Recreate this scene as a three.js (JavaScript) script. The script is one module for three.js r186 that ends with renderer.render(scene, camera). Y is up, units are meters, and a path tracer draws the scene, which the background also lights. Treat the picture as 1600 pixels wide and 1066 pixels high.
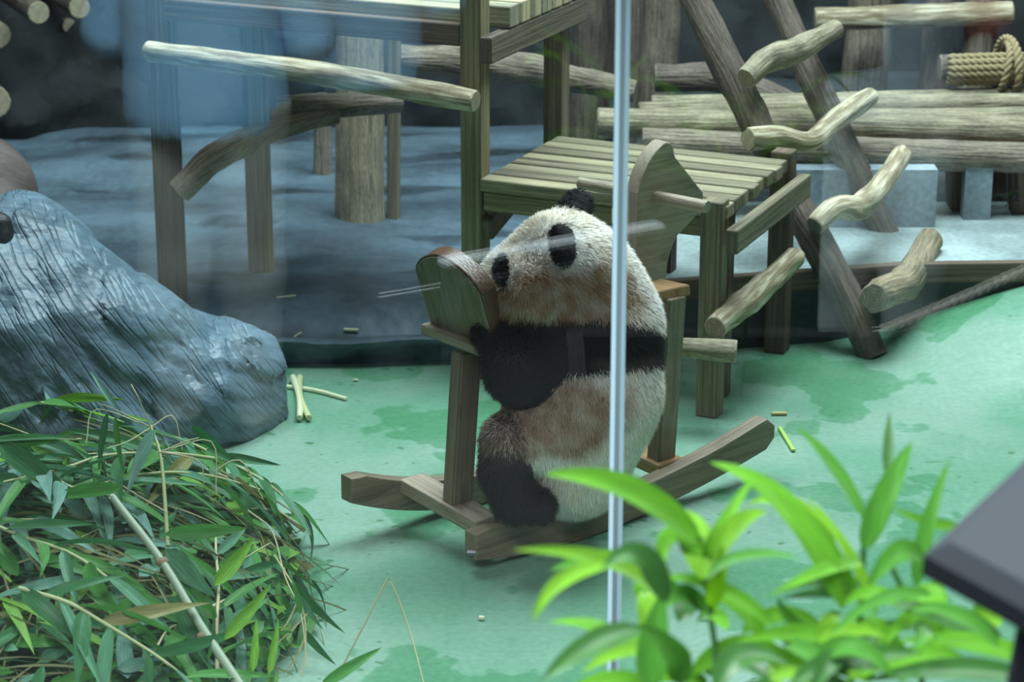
import * as THREE from 'three';
import { RoundedBoxGeometry } from 'three/addons/geometries/RoundedBoxGeometry.js';
import { MarchingCubes } from 'three/addons/objects/MarchingCubes.js';
import { ImprovedNoise } from 'three/addons/math/ImprovedNoise.js';
import { mergeGeometries, mergeVertices } from 'three/addons/utils/BufferGeometryUtils.js';
import { RectAreaLightUniformsLib } from 'three/addons/lights/RectAreaLightUniformsLib.js';

// ---------------------------------------------------------------- camera, light, exposure
const scene = new THREE.Scene();
const camera = new THREE.PerspectiveCamera(16, 1600 / 1066, 0.05, 60);
camera.position.set(0, 1.87, 0);
camera.rotation.x = THREE.MathUtils.degToRad(-18.5);
camera.focus = 4.64;
camera.userData.fStop = 6.0;
const renderer = new THREE.WebGLRenderer({ antialias: true });
renderer.toneMapping = THREE.LinearToneMapping;
renderer.toneMappingExposure = 1.18;
renderer.shadowMap.enabled = true;
RectAreaLightUniformsLib.init();
scene.background = new THREE.Color(0.02, 0.025, 0.03);
// ceiling light panels, plus a tilted pair added to brighten the visitors side: [x, y, z, width (x), length (z), radiance, colour, tilt away from the window]; the fitting of each is built with the ceiling
const DAY = new THREE.Color(0.76, 0.96, 1.0), HALL = new THREE.Color(0.86, 0.97, 1.0);
const PANELS = [
  [-0.9, 3.36, -5.6, 1.5, 1.6, 11, DAY], [1.0, 3.36, -5.6, 1.5, 1.6, 18, DAY],
  [1.3, 3.36, -7.6, 1.4, 1.2, 7, DAY],
  [-0.8, 2.3, -1.9, 1.3, 0.7, 58, HALL, 0.62], [0.95, 2.3, -1.95, 1.3, 0.7, 24, HALL, 0.55],
];
for (const [x, y, z, w, l, power, c, tilt = 0] of PANELS) {
  const lamp = new THREE.RectAreaLight(c, power, w, l);
  lamp.position.set(x, y - 0.015 * Math.cos(tilt), z + 0.015 * Math.sin(tilt));
  lamp.rotation.x = -Math.PI / 2 - tilt;
  lamp.castShadow = true;
  scene.add(lamp);
}

// ---------------------------------------------------------------- helpers
function rng(seed) { let s = seed | 0; return () => { s = (s + 0x6d2b79f5) | 0; let t = Math.imul(s ^ (s >>> 15), 1 | s); t = (t + Math.imul(t ^ (t >>> 7), 61 | t)) ^ t; return ((t ^ (t >>> 14)) >>> 0) / 4294967296; }; }
const V = (a) => new THREE.Vector3(a[0], a[1], a[2]);
const vec = (x, y, z) => new THREE.Vector3(x, y, z);
const perlin = new ImprovedNoise();
const N = (x, y, z = 0) => perlin.noise(x + 100.3, y + 57.7, z + 31.1);
const fbm = (x, y, z = 0, o = 4) => { let s = 0, a = 0.5; for (let i = 0; i < o; i++) { s += a * N(x, y, z); x *= 2.03; y *= 2.03; z *= 2.03; a *= 0.5; } return s; };
const clamp = THREE.MathUtils.clamp, lerp = THREE.MathUtils.lerp, smooth = THREE.MathUtils.smoothstep;
const used = new Map();
function numbered(name) { const n = used.get(name) || 0; used.set(name, n + 1); return n ? `${name}_${String(n).padStart(3, '0')}` : name; }
function thing(name, label, category, at = [0, 0, 0], group) {
  const o = new THREE.Group(); o.name = numbered(name); o.position.set(...at); o.userData = { label, category };
  if (group) o.userData.group = group;
  scene.add(o); return o;
}
function mesh(name, geo, mat) { const m = new THREE.Mesh(geo, mat); m.name = name; m.castShadow = m.receiveShadow = true; return m; }
// geometry is given in scene metres; the part is set relative to its thing's base
function part(parent, name, geo, mat, label) {
  const p = vec(0, 0, 0); for (let o = parent; o && o !== scene; o = o.parent) p.add(o.position);
  geo.translate(-p.x, -p.y, -p.z);
  const m = mesh(name, geo, mat); if (label) m.userData.label = label; parent.add(m); return m;
}
function solid(name, label, category, geo, mat, group) {
  geo.computeBoundingBox(); const b = geo.boundingBox, c = [(b.min.x + b.max.x) / 2, b.min.y, (b.min.z + b.max.z) / 2];
  geo.translate(-c[0], -c[1], -c[2]);
  const m = mesh(numbered(name), geo, mat); m.position.set(...c); m.userData = { label, category }; if (group) m.userData.group = group;
  scene.add(m); return m;
}
function structure(name, geo, mat, kind = 'structure') {
  geo.computeBoundingBox(); const b = geo.boundingBox, c = [(b.min.x + b.max.x) / 2, b.min.y, (b.min.z + b.max.z) / 2];
  geo.translate(-c[0], -c[1], -c[2]);
  const m = mesh(name, geo, mat); m.position.set(...c); m.userData = { kind }; scene.add(m); return m;
}
function join(list) {
  const g = list.map((x) => { const y = x.index ? x.toNonIndexed() : x; for (const k of Object.keys(y.attributes)) if (!['position', 'normal', 'uv', 'color'].includes(k)) y.deleteAttribute(k); return y; });
  return mergeGeometries(g);
}
// uv in metres: the face's main plane, with u running along the given local axis
function metricUV(g, axis = 0, ox = 0, oy = 0) {
  const p = g.attributes.position, n = g.attributes.normal, uv = new Float32Array(p.count * 2);
  const o = [0, 1, 2].filter((k) => k !== axis);
  for (let i = 0; i < p.count; i++) {
    const P = [p.getX(i), p.getY(i), p.getZ(i)], M = [Math.abs(n.getX(i)), Math.abs(n.getY(i)), Math.abs(n.getZ(i))];
    let a = axis, b;
    if (M[axis] > 0.8) { a = o[0]; b = o[1]; } else b = M[o[0]] > M[o[1]] ? o[1] : o[0];
    uv[i * 2] = P[a] + ox; uv[i * 2 + 1] = P[b] + oy + M[o[0]] * 0.13;
  }
  g.setAttribute('uv', new THREE.BufferAttribute(uv, 2)); return g;
}
let beamCount = 0;
// a squared timber from a to b, w wide and h high with eased edges; side is the direction of its width
function beam(a, b, w, h, side = [1, 0, 0], r = 0.004, over = 0) {
  a = V(a); b = V(b); const x = b.clone().sub(a), L = x.length(); x.normalize();
  let z = V(side); z.addScaledVector(x, -z.dot(x)).normalize(); const y = z.clone().cross(x);
  const g = new RoundedBoxGeometry(L + over, h, w, 1, Math.min(r, w * 0.3, h * 0.3)); g.deleteAttribute('uv');
  const k = ++beamCount; metricUV(g, 0, (k * 0.377) % 3, (k * 0.219) % 1);
  g.applyMatrix4(new THREE.Matrix4().makeBasis(x, y, z).setPosition(a.add(b).multiplyScalar(0.5))); return g;
}
// round timber along a path; returns [bark, endA, endB]
function roundwood(pts, radii, { sides = 14, rings = 0, bump = 0.12, seed = 1, freq = 9, flat = 1 } = {}) {
  const P = pts.map((p) => V(p)), curve = new THREE.CatmullRomCurve3(P, false, 'catmullrom', 0.5), L = curve.getLength();
  const n = rings || Math.max(6, Math.round(L / 0.02)), pos = [], uv = [], idx = [], frames = [];
  let up = null;
  for (let i = 0; i <= n; i++) {
    const t = i / n, c = curve.getPointAt(t), d = curve.getTangentAt(t);
    if (!up) { up = Math.abs(d.y) > 0.9 ? vec(1, 0, 0) : vec(0, 1, 0); }
    up = up.clone().addScaledVector(d, -up.dot(d)).normalize();
    const s = d.clone().cross(up), f = t * (radii.length - 1), k = Math.min(Math.floor(f), radii.length - 2), r0 = radii.length > 1 ? lerp(radii[k], radii[k + 1], f - k) : radii[0];
    const ring = [];
    for (let j = 0; j <= sides; j++) {
      const a = ((j % sides) / sides) * Math.PI * 2, q = r0 * (1 + bump * N(Math.cos(a) * 1.3 + seed * 7.1, Math.sin(a) * 1.3, t * L * freq) + bump * 0.5 * N(Math.cos(a) * 4 + seed, Math.sin(a) * 4, t * L * freq * 2));
      const v = c.clone().addScaledVector(s, Math.cos(a) * q).addScaledVector(up, Math.sin(a) * q * flat);
      ring.push(v); pos.push(v.x, v.y, v.z); uv.push(t * L + seed * 0.37, (j / sides) * 2 * Math.PI * r0 + seed * 0.11);
    }
    frames.push([c, ring, d]);
  }
  for (let i = 0; i < n; i++) for (let j = 0; j < sides; j++) { const a = i * (sides + 1) + j, b = a + sides + 1; idx.push(a, b, a + 1, a + 1, b, b + 1); }
  const g = new THREE.BufferGeometry(); g.setAttribute('position', new THREE.Float32BufferAttribute(pos, 3)); g.setAttribute('uv', new THREE.Float32BufferAttribute(uv, 2)); g.setIndex(idx);
  g.computeVertexNormals();
  { const nn = g.attributes.normal; for (let i = 0; i <= n; i++) { const a = i * (sides + 1), b = a + sides, m = vec(nn.getX(a) + nn.getX(b), nn.getY(a) + nn.getY(b), nn.getZ(a) + nn.getZ(b)).normalize(); nn.setXYZ(a, m.x, m.y, m.z); nn.setXYZ(b, m.x, m.y, m.z); } }
  const cap = ([c, ring, d], sgn) => {   // a slightly domed sawn end
    const p = [], u = [], ix = [], e = 0.004, rings2 = [1, 0.93, 0.5, 0];
    const e1 = ring[0].clone().sub(c).normalize(), e2 = d.clone().cross(e1);
    rings2.forEach((q, m) => ring.slice(0, sides).forEach((v) => { const w = c.clone().lerp(v, q).addScaledVector(d, sgn * (m ? e : 0)); p.push(w.x, w.y, w.z); const dd = w.clone().sub(c); u.push(dd.dot(e1) + 0.5, dd.dot(e2) + 0.5); }));
    for (let m = 0; m < 3; m++) for (let j = 0; j < sides; j++) { const a = m * sides + j, b = m * sides + (j + 1) % sides, A = a + sides, B = b + sides; if (sgn > 0) ix.push(a, b, A, b, B, A); else ix.push(a, A, b, b, A, B); }
    const h = new THREE.BufferGeometry(); h.setAttribute('position', new THREE.Float32BufferAttribute(p, 3)); h.setAttribute('uv', new THREE.Float32BufferAttribute(u, 2)); h.setIndex(ix); const q = h.toNonIndexed(); q.computeVertexNormals(); return q;
  };
  return [g, cap(frames[0], -1), cap(frames[n], 1)];
}
function log(name, label, pts, radii, bark, end, opt = {}) {
  const [g, a, b] = roundwood(pts, radii, opt); g.computeBoundingBox(); const q = g.boundingBox;
  const t = thing(name, label, opt.category || 'log', [(q.min.x + q.max.x) / 2, q.min.y, (q.min.z + q.max.z) / 2], opt.group);
  part(t, 'bark', g, bark); if (opt.ends !== 2) part(t, 'cut_end', a, end); if (opt.ends !== 1) part(t, 'cut_end', b, end);
  return t;
}
function logPart(parent, name, pts, radii, bark, end, opt = {}) { const [g, a, b] = roundwood(pts, radii, opt); const m = part(parent, name, g, bark); part(m, 'cut_end', a, end); part(m, 'cut_end', b, end); return m; }
// a closed skin round a field f(x, y, z) < 0, on a grid of the given cell
function skin(f, lo, hi, cell) {
  const span = Math.max(hi[0] - lo[0], hi[1] - lo[1], hi[2] - lo[2]), n = Math.ceil(span / cell) + 8, mc = new MarchingCubes(n, new THREE.MeshBasicMaterial(), false, false, 400000);
  const half = (n * cell) / 2, c = lo.map((l, k) => (l + hi[k]) / 2), F = mc.field; F.fill(-1);
  const ext = lo.map((l, k) => Math.min(n - 1, Math.ceil(((hi[k] - lo[k]) / 2) / cell) + 2));
  const h = n / 2, r = (k) => [Math.max(0, Math.floor(h - ext[k])), Math.min(n - 1, Math.ceil(h + ext[k]))], X = r(0), Y = r(1), Z = r(2);
  for (let z = Z[0]; z <= Z[1]; z++) for (let y = Y[0]; y <= Y[1]; y++) for (let x = X[0]; x <= X[1]; x++)
    F[z * n * n + y * n + x] = -f(c[0] + (x - h) * cell, c[1] + (y - h) * cell, c[2] + (z - h) * cell) / cell;
  mc.isolation = 0; mc.update();
  const P = mc.positionArray.slice(0, mc.count * 3);
  for (let i = 0; i < P.length; i += 3) for (let k = 0; k < 3; k++) P[i + k] = P[i + k] * half + c[k];
  let g = new THREE.BufferGeometry(); g.setAttribute('position', new THREE.BufferAttribute(P, 3));
  g = mergeVertices(g, cell * 0.02); g.computeVertexNormals(); return g;
}
const smin = (a, b, k) => { const h = Math.max(k - Math.abs(a - b), 0) / k; return Math.min(a, b) - h * h * k * 0.25; };
function capsule(px, py, pz, a, b) {   // a, b: [x, y, z, r]
  const bx = b[0] - a[0], by = b[1] - a[1], bz = b[2] - a[2], qx = px - a[0], qy = py - a[1], qz = pz - a[2], t = clamp((qx * bx + qy * by + qz * bz) / (bx * bx + by * by + bz * bz || 1), 0, 1);
  return Math.hypot(qx - bx * t, qy - by * t, qz - bz * t) - (a[3] + (b[3] - a[3]) * t);
}

// ---------------------------------------------------------------- textures and materials
function tex(w, h, f, { srgb = true, wrap = THREE.MirroredRepeatWrapping, rep = [1, 1] } = {}) {
  const d = new Uint8Array(w * h * 4);
  for (let y = 0; y < h; y++) for (let x = 0; x < w; x++) { const c = f(x / w, y / h), o = (y * w + x) * 4; if (typeof c === 'number') d[o] = d[o + 1] = d[o + 2] = clamp(c, 0, 1) * 255; else for (let k = 0; k < 3; k++) d[o + k] = clamp(c[k], 0, 1) * 255; d[o + 3] = 255; }
  const t = new THREE.DataTexture(d, w, h); t.magFilter = THREE.LinearFilter; t.wrapS = t.wrapT = wrap; t.repeat.set(...rep); if (srgb) t.colorSpace = THREE.SRGBColorSpace; t.needsUpdate = true; return t;
}
// 1 m along the grain by 0.25 m across
const grain = (u, v) => 0.8 + 0.22 * N(u * 3, v * 26) + 0.16 * N(u * 7, v * 80, 5) + 0.08 * N(u * 60, v * 160, 9) - 0.35 * smooth(N(u * 2.2, v * 9, 3), 0.42, 0.7);
const sawnTex = tex(512, 512, grain, { rep: [1, 4] }), sawnBump = tex(512, 512, (u, v) => 0.5 + 0.4 * N(u * 5, v * 70, 5) + 0.2 * N(u * 60, v * 160, 9), { srgb: false, rep: [1, 4] });
const barkTone = (u, v) => 0.8 + 0.22 * fbm(u * 6, v * 40, 2) + 0.3 * fbm(u * 7, v * 9, 5, 3) - 0.16 * smooth(N(u * 7, v * 80, 6), 0.15, 0.5) + 0.14 * N(u * 50, v * 120, 1);
const barkTex = tex(512, 512, barkTone, { rep: [1.5, 1.7] }), barkBump = tex(512, 512, (u, v) => 0.5 + 0.6 * fbm(u * 6, v * 72, 2), { srgb: false, rep: [1.5, 1.7] });
const ringTex = tex(256, 256, (u, v) => { const x = u - 0.5, y = v - 0.5, r = Math.hypot(x, y), a = Math.atan2(y, x); return 0.82 + 0.12 * Math.sin(r * 900 + 3 * N(x * 30, y * 30)) + 0.12 * N(x * 60, y * 60) - 0.4 * smooth(N(a * 1.2, r * 6, 4), 0.35, 0.6); }, { rep: [1, 1] });
const peelTone = (u, v) => { const k = smooth(fbm(u * 5, v * 14, 7), -0.2, 0.22), g = 0.14 * N(u * 9, v * 70) + 0.08 * N(u * 60, v * 90); return [lerp(0.66, 0.98, k) + g, lerp(0.62, 0.97, k) + g, lerp(0.54, 0.93, k) + g]; };
const peelTex = tex(512, 512, peelTone, { rep: [1.5, 4] });
const softTex = tex(512, 512, (u, v) => 0.88 + 0.1 * N(u * 3, v * 26) + 0.08 * N(u * 7, v * 80, 5) + 0.05 * N(u * 60, v * 160, 9) - 0.14 * smooth(fbm(u * 5, v * 9, 3), 0.1, 0.3), { rep: [1, 4] });
const lin = (r, g, b) => new THREE.Color().setRGB(r, g, b);
const std = (o) => new THREE.MeshStandardMaterial(o), phy = (o) => new THREE.MeshPhysicalMaterial(o);
const sawn = (r, g, b, rough = 0.75, map = sawnTex) => std({ color: lin(r, g, b), map, bumpMap: sawnBump, bumpScale: 0.0012, roughness: rough });
const M = {
  pine: [sawn(0.36, 0.31, 0.17), sawn(0.3, 0.255, 0.16), sawn(0.44, 0.37, 0.2)],
  deck: [sawn(0.33, 0.29, 0.18), sawn(0.45, 0.4, 0.25), sawn(0.26, 0.225, 0.14), sawn(0.5, 0.44, 0.26)],
  branch: std({ color: lin(0.4, 0.33, 0.22), map: barkTex, bumpMap: barkBump, bumpScale: 0.006, roughness: 0.85 }),
  paleDeck: [sawn(0.62, 0.56, 0.36), sawn(0.5, 0.47, 0.32), sawn(0.7, 0.62, 0.38)],
  brown: sawn(0.2, 0.14, 0.095), greyPost: sawn(0.22, 0.18, 0.13),
  horse: sawn(0.28, 0.215, 0.14, 0.5, softTex), horsePale: sawn(0.45, 0.36, 0.26, 0.55, softTex), horseDark: sawn(0.16, 0.085, 0.05, 0.35, softTex), horseOrange: sawn(0.5, 0.29, 0.13, 0.4, softTex), board: sawn(0.3, 0.25, 0.155, 0.5, softTex),
  bark: std({ color: lin(0.34, 0.28, 0.21), map: barkTex, bumpMap: barkBump, bumpScale: 0.006, roughness: 0.85 }),
  barkDark: std({ color: lin(0.21, 0.165, 0.13), map: barkTex, bumpMap: barkBump, bumpScale: 0.006, roughness: 0.85 }),
  barkWarm: std({ color: lin(0.4, 0.31, 0.18), map: barkTex, bumpMap: barkBump, bumpScale: 0.006, roughness: 0.8 }),
  barkPale: std({ color: lin(0.42, 0.365, 0.24), map: barkTex, bumpMap: barkBump, bumpScale: 0.004, roughness: 0.8 }),
  peeled: std({ color: lin(0.6, 0.54, 0.42), map: peelTex, bumpMap: barkBump, bumpScale: 0.003, roughness: 0.7 }),
  endPale: std({ color: lin(0.48, 0.42, 0.28), map: ringTex, roughness: 0.8 }), endGrey: std({ color: lin(0.3, 0.27, 0.2), map: ringTex, roughness: 0.85 }),
};

// ---------------------------------------------------------------- the setting
function box(x0, x1, y0, y1, z0, z1) { const g = new THREE.BoxGeometry(x1 - x0, y1 - y0, z1 - z0); g.translate((x0 + x1) / 2, (y0 + y1) / 2, (z0 + z1) / 2); return g.toNonIndexed(); }
const rockTone = (u, v) => 0.78 + 0.36 * fbm(u * 6, v * 6, 3, 5) + 0.1 * N(u * 90, v * 90);
const slantUV = (g) => { const p = g.attributes.position, uv = new Float32Array(p.count * 2); for (let i = 0; i < p.count; i++) { const a = p.getX(i) + 0.35 * p.getZ(i), b = p.getY(i) - 0.8 * p.getZ(i); uv[i * 2] = 0.55 * a - 0.83 * b; uv[i * 2 + 1] = 0.83 * a + 0.55 * b; } g.setAttribute('uv', new THREE.BufferAttribute(uv, 2)); return g; };
const rockTex = tex(512, 512, rockTone, { rep: [0.8, 0.8] }), rockBump = tex(512, 512, (u, v) => 0.5 + 0.7 * fbm(u * 12, v * 12, 8, 5), { srgb: false, rep: [1, 1] });
const floorTone = (u, v) => {
  const p = smooth(fbm(u * 4, v * 4, 1, 4), -0.12, 0.2), q = smooth(fbm(u * 6, v * 6, 4, 5), 0.07, 0.1), s = smooth(N(u * 70, v * 70, 2), 0.52, 0.62) * smooth(N(u * 6, v * 6, 9), -0.1, 0.3), g = 0.05 * N(u * 160, v * 160);
  const a = [lerp(0.6, 0.735, p), lerp(0.82, 0.875, p), lerp(0.7, 0.8, p)];
  return a.map((c, k) => c * (1 - 0.17 * q * [1.4, 0.6, 1.1][k]) * (1 - s * [0.35, 0.22, 0.35][k]) + g);
};
const floorTex = tex(1024, 1024, floorTone, { rep: [0.5, 0.5] }), floorBump = tex(512, 512, (u, v) => 0.5 + 0.5 * fbm(u * 20, v * 20, 6, 4), { srgb: false, rep: [1, 1] });
const floorMat = phy({ color: lin(0.49, 0.53, 0.5), map: floorTex, bumpMap: floorBump, bumpScale: 0.002, roughness: 0.34, specularIntensity: 1 });
const plaster = std({ color: lin(0.02, 0.028, 0.03), roughness: 0.9, map: rockTex }), hallWall = std({ color: lin(0.045, 0.05, 0.055), roughness: 0.9 });  // plaster colour carries the shade at the back of the enclosure
const flat = (g) => metricUV(g, 0);
structure('floor', flat(box(-3.3, 3.3, -0.12, 0, -9.6, -3.14)), floorMat);
structure('floor_hall', flat(box(-3.3, 3.3, -0.42, -0.3, -3.14, 2.7)), std({ color: lin(0.045, 0.045, 0.045), roughness: 0.8 }));
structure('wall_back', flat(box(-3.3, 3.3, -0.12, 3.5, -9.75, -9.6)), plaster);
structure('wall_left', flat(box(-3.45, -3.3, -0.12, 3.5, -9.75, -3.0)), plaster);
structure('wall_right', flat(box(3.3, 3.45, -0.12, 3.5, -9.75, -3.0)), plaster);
structure('wall_hall_left', flat(box(-3.45, -3.3, -0.42, 3.5, -3.0, 2.85)), hallWall);
structure('wall_hall_right', flat(box(3.3, 3.45, -0.42, 3.5, -3.0, 2.85)), hallWall);
structure('wall_hall_back', flat(box(-3.3, 3.3, -0.42, 3.5, 2.7, 2.85)), hallWall);
structure('ceiling', flat(box(-3.45, 3.45, 3.5, 3.62, -9.75, -3.0)), std({ color: lin(0.3, 0.33, 0.34), roughness: 0.9 }));
structure('ceiling_hall', flat(box(-3.45, 3.45, 2.6, 2.72, -3.0, 2.85)), std({ color: lin(0.3, 0.33, 0.34), roughness: 0.9 }));
structure('wall_front_upper', flat(box(-3.45, 3.45, 2.5, 3.5, -3.14, -3.02)), hallWall);
structure('wall_front_sill', flat(box(-3.3, 3.3, -0.42, 0.18, -3.16, -3.04)), hallWall);
// light fittings: frame and glowing diffuser, with hangers for the added tilted pair
PANELS.forEach(([x, y, z, w, l, p, c, tilt = 0], i) => {
  const top = y > 3 ? 3.5 : 2.6, t = thing('ceiling_light', i < 3 ? ['flat ceiling light panel above the rock terrace and stump', 'flat ceiling light panel above the slatted bench', 'flat ceiling light panel above the log platform'][i] : ['added unseen light panel brightening the blue shirts', 'added unseen light panel brightening the potted bamboo'][i - 3], 'ceiling light', [x, y, z], 'ceiling light panels');
  t.rotation.x = -tilt;
  part(t, 'frame', box(x - w / 2 - 0.04, x + w / 2 + 0.04, y, y > 3 ? top : y + 0.05, z - l / 2 - 0.04, z + l / 2 + 0.04), M.greyMetal || (M.greyMetal = std({ color: lin(0.3, 0.3, 0.3), roughness: 0.5, metalness: 0.3 })));
  part(t, 'diffuser', box(x - w / 2, x + w / 2, y - 0.01, y, z - l / 2, z + l / 2), std({ color: lin(0.8, 0.8, 0.8), emissive: c, emissiveIntensity: 0.6 }));
  if (tilt) for (const s of [-0.5, 0.5]) part(t, 'added_hanger', box(x + s - 0.008, x + s + 0.008, y + 0.03, 2.6, z - 0.008, z + 0.008), M.greyMetal).rotation.x = tilt;
});
// the viewing window: two panes of thick glass that meet at a sealed joint
const glass = phy({ color: lin(1, 1, 1), transmission: 1, thickness: 0, roughness: 0, ior: 1.5 });
const w1 = new THREE.Group(); w1.name = 'window_1'; w1.position.set(0, 0.18, -3.1); w1.userData = { kind: 'structure' }; scene.add(w1);
part(w1, 'pane', box(-3.3, 0.1335, 0.18, 2.5, -3.106, -3.094), glass); part(w1, 'pane', box(0.1525, 3.3, 0.18, 2.5, -3.106, -3.094), glass);
const edgeBlue = std({ color: lin(0.55, 0.75, 0.84), roughness: 0.3 }), edgeSoft = std({ color: lin(0.34, 0.48, 0.53), roughness: 0.35 });
part(w1, 'glass_edge', box(0.1336, 0.1396, 0.18, 2.5, -3.108, -3.092), edgeBlue, 'bright pale blue polished glass edge');
part(w1, 'sealant', box(0.1396, 0.1462, 0.18, 2.5, -3.107, -3.093), std({ color: lin(0.18, 0.24, 0.26), roughness: 0.5 }), 'grey sealant strip');
part(w1, 'glass_edge', box(0.1462, 0.1524, 0.18, 2.5, -3.108, -3.092), edgeSoft);

// ---------------------------------------------------------------- rock: terrace behind the floor, boulders
const rockMat = (r, g, b, rough = 0.6) => std({ color: lin(r, g, b), map: rockTex, bumpMap: rockBump, bumpScale: 0.006, roughness: rough });
{ // undulating grey rock ground behind the green floor, left of the bench
  const nx = 200, nz = 150, x0 = -3.28, x1 = 0.31, pos = [], uv = [], idx = [];
  for (let j = 0; j <= nz; j++) for (let i = 0; i <= nx; i++) {
    const x = lerp(x0, x1, i / nx), t = j / nz;
    const front = -5.37 + 0.03 * N(x * 3, 1) - 0.12 * smooth(x, -0.1, 0.75), z = t < 0.14 ? front - 0.055 + 0.035 * Math.pow(t / 0.14, 1.6) + 0.02 * fbm(x * 8, t * 9, 4) * (1 - t / 0.14) : lerp(front - 0.02, -8.1, Math.pow((t - 0.14) / 0.86, 1.35));
    const d = front - z, back = smooth(z, -8.1, -7.3);
    let y = t < 0.14 ? -0.01 + 0.075 * Math.pow(t / 0.14, 1.0) : 0.065 + 0.035 * smooth(d, 0.1, 0.2) * (0.5 + fbm(x * 1.6, z * 1.2, 3)) + 0.05 * fbm(x * 1.1 + 0.5, z * 2.2, 6) * smooth(d, 0.03, 0.3) + 0.012 * fbm(x * 7, z * 9, 2) - 0.035 * smooth(d, 0.05, 0.12) * (1 - smooth(d, 0.15, 0.28));
    y = lerp(-0.02, y, back);
    pos.push(x, y, z); uv.push(x, z + y);
  }
  for (let j = 0; j < nz; j++) for (let i = 0; i < nx; i++) { const a = j * (nx + 1) + i, b = a + nx + 1; idx.push(a, a + 1, b, b, a + 1, b + 1); }
  const g = new THREE.BufferGeometry(); g.setAttribute('position', new THREE.Float32BufferAttribute(pos, 3)); g.setAttribute('uv', new THREE.Float32BufferAttribute(uv, 2)); g.setIndex(idx); g.computeVertexNormals();
  const groundTex = tex(1024, 512, (u, v) => 0.84 + 0.45 * fbm(u * 5, v * 8, 4, 5) - 0.28 * smooth(fbm(u * 4, v * 8, 9, 4), 0.14, 0.3) + 0.08 * N(u * 90, v * 90), { rep: [0.5, 0.5] });
  structure('ground_rock', g, std({ color: lin(0.125, 0.19, 0.24), map: groundTex, bumpMap: rockBump, bumpScale: 0.008, roughness: 0.5 }));
}
{ // the raised terrace on the right with its timber edge
  const pts = [[0.3, -5.47], [0.95, -5.63], [3.28, -5.72], [3.28, -9.58], [0.3, -9.58]];
  const s = new THREE.Shape(pts.map(([x, z]) => new THREE.Vector2(x, -z))), g = new THREE.ExtrudeGeometry(s, { depth: 0.15, bevelEnabled: false });
  g.rotateX(-Math.PI / 2); g.deleteAttribute('uv'); metricUV(g, 0);
  structure('terrace', g, rockMat(0.06, 0.08, 0.09, 0.7));
  const top = new THREE.ExtrudeGeometry(new THREE.Shape([[0.3, -5.5], [0.95, -5.66], [3.28, -5.75], [3.28, -6.25], [0.3, -6.25]].map(([x, z]) => new THREE.Vector2(x, -z))), { depth: 0.02, bevelEnabled: false });
  top.rotateX(-Math.PI / 2); top.translate(0, 0.15, 0); top.deleteAttribute('uv'); metricUV(top, 0);
  structure('floor_terrace', top, phy({ color: lin(0.6, 0.74, 0.74), map: rockTex, roughness: 0.3 }));
  const e = thing('timber_edging', 'brown timber edging along the front of the raised terrace', 'edging', [0.6, 0.15, -5.6]);
  for (const [a, b] of [[[0.3, 0.16, -5.475], [0.95, 0.16, -5.635]], [[0.95, 0.16, -5.635], [3.2, 0.16, -5.725]]]) part(e, 'board', beam(a, b, 0.03, 0.05, [0, 0, 1]), M.brown);
}
{ // the green floor rises gently to the terrace at the right
  const pos = [], uv = [], ix = [], nx = 60, nz = 30;
  for (let j = 0; j <= nz; j++) for (let i = 0; i <= nx; i++) { const x = lerp(0.7, 3.29, i / nx), z = lerp(-4.9, -5.66, j / nz), y = 0.17 * smooth(x, 0.72, 1.5) * smooth(-z, 4.95, 5.66) - 0.006 * (1 - smooth(x, 0.7, 0.8)) - 0.006 * (1 - j / nz); pos.push(x, y, z); uv.push(x, z + 0.13); }
  for (let j = 0; j < nz; j++) for (let i = 0; i < nx; i++) { const a = j * (nx + 1) + i, b = a + nx + 1; ix.push(a, a + 1, b, b, a + 1, b + 1); }
  const g = new THREE.BufferGeometry(); g.setAttribute('position', new THREE.Float32BufferAttribute(pos, 3)); g.setAttribute('uv', new THREE.Float32BufferAttribute(uv, 2)); g.setIndex(ix); g.computeVertexNormals();
  structure('floor_ramp', g, floorMat);
}
function blob(name, label, bones, k, lo, hi, mat, warp, cell = 0.014, category = 'rock') {   // a rounded rock
  const g = skin((x, y, z) => { let d = 9; for (const [a, b] of bones) d = smin(d, capsule(x, y, z, a, b), k); return d + warp(x, y, z); }, lo, hi, cell);
  slantUV(g); return solid(name, label, category, g, mat);
}
const creases = (x, y, z) => { const s = x * 0.7 + y * 0.6 + z * 0.2, l = y * 0.75 - x * 0.65; const f = N(s * 13, l * 2.2, 2), f2 = N(s * 30, l * 4, 5); return -0.05 * fbm(x * 4, y * 4, z * 4, 3) + 0.018 * Math.max(0, Math.abs(f) * -3.2 + 0.7) + 0.009 * Math.max(0, Math.abs(f2) * -3 + 0.7) - 0.004 * fbm(x * 30, y * 30, z * 30, 3); };
const creaseBump = tex(512, 512, (u, v) => 0.6 - 0.5 * Math.max(0, 0.5 - 4 * Math.abs(N(u * 3, v * 44, 2) + 0.1 * N(u * 14, v * 50, 4))) + 0.3 * fbm(u * 14, v * 20, 8, 4), { srgb: false, rep: [1.6, 1.6] });
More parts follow.
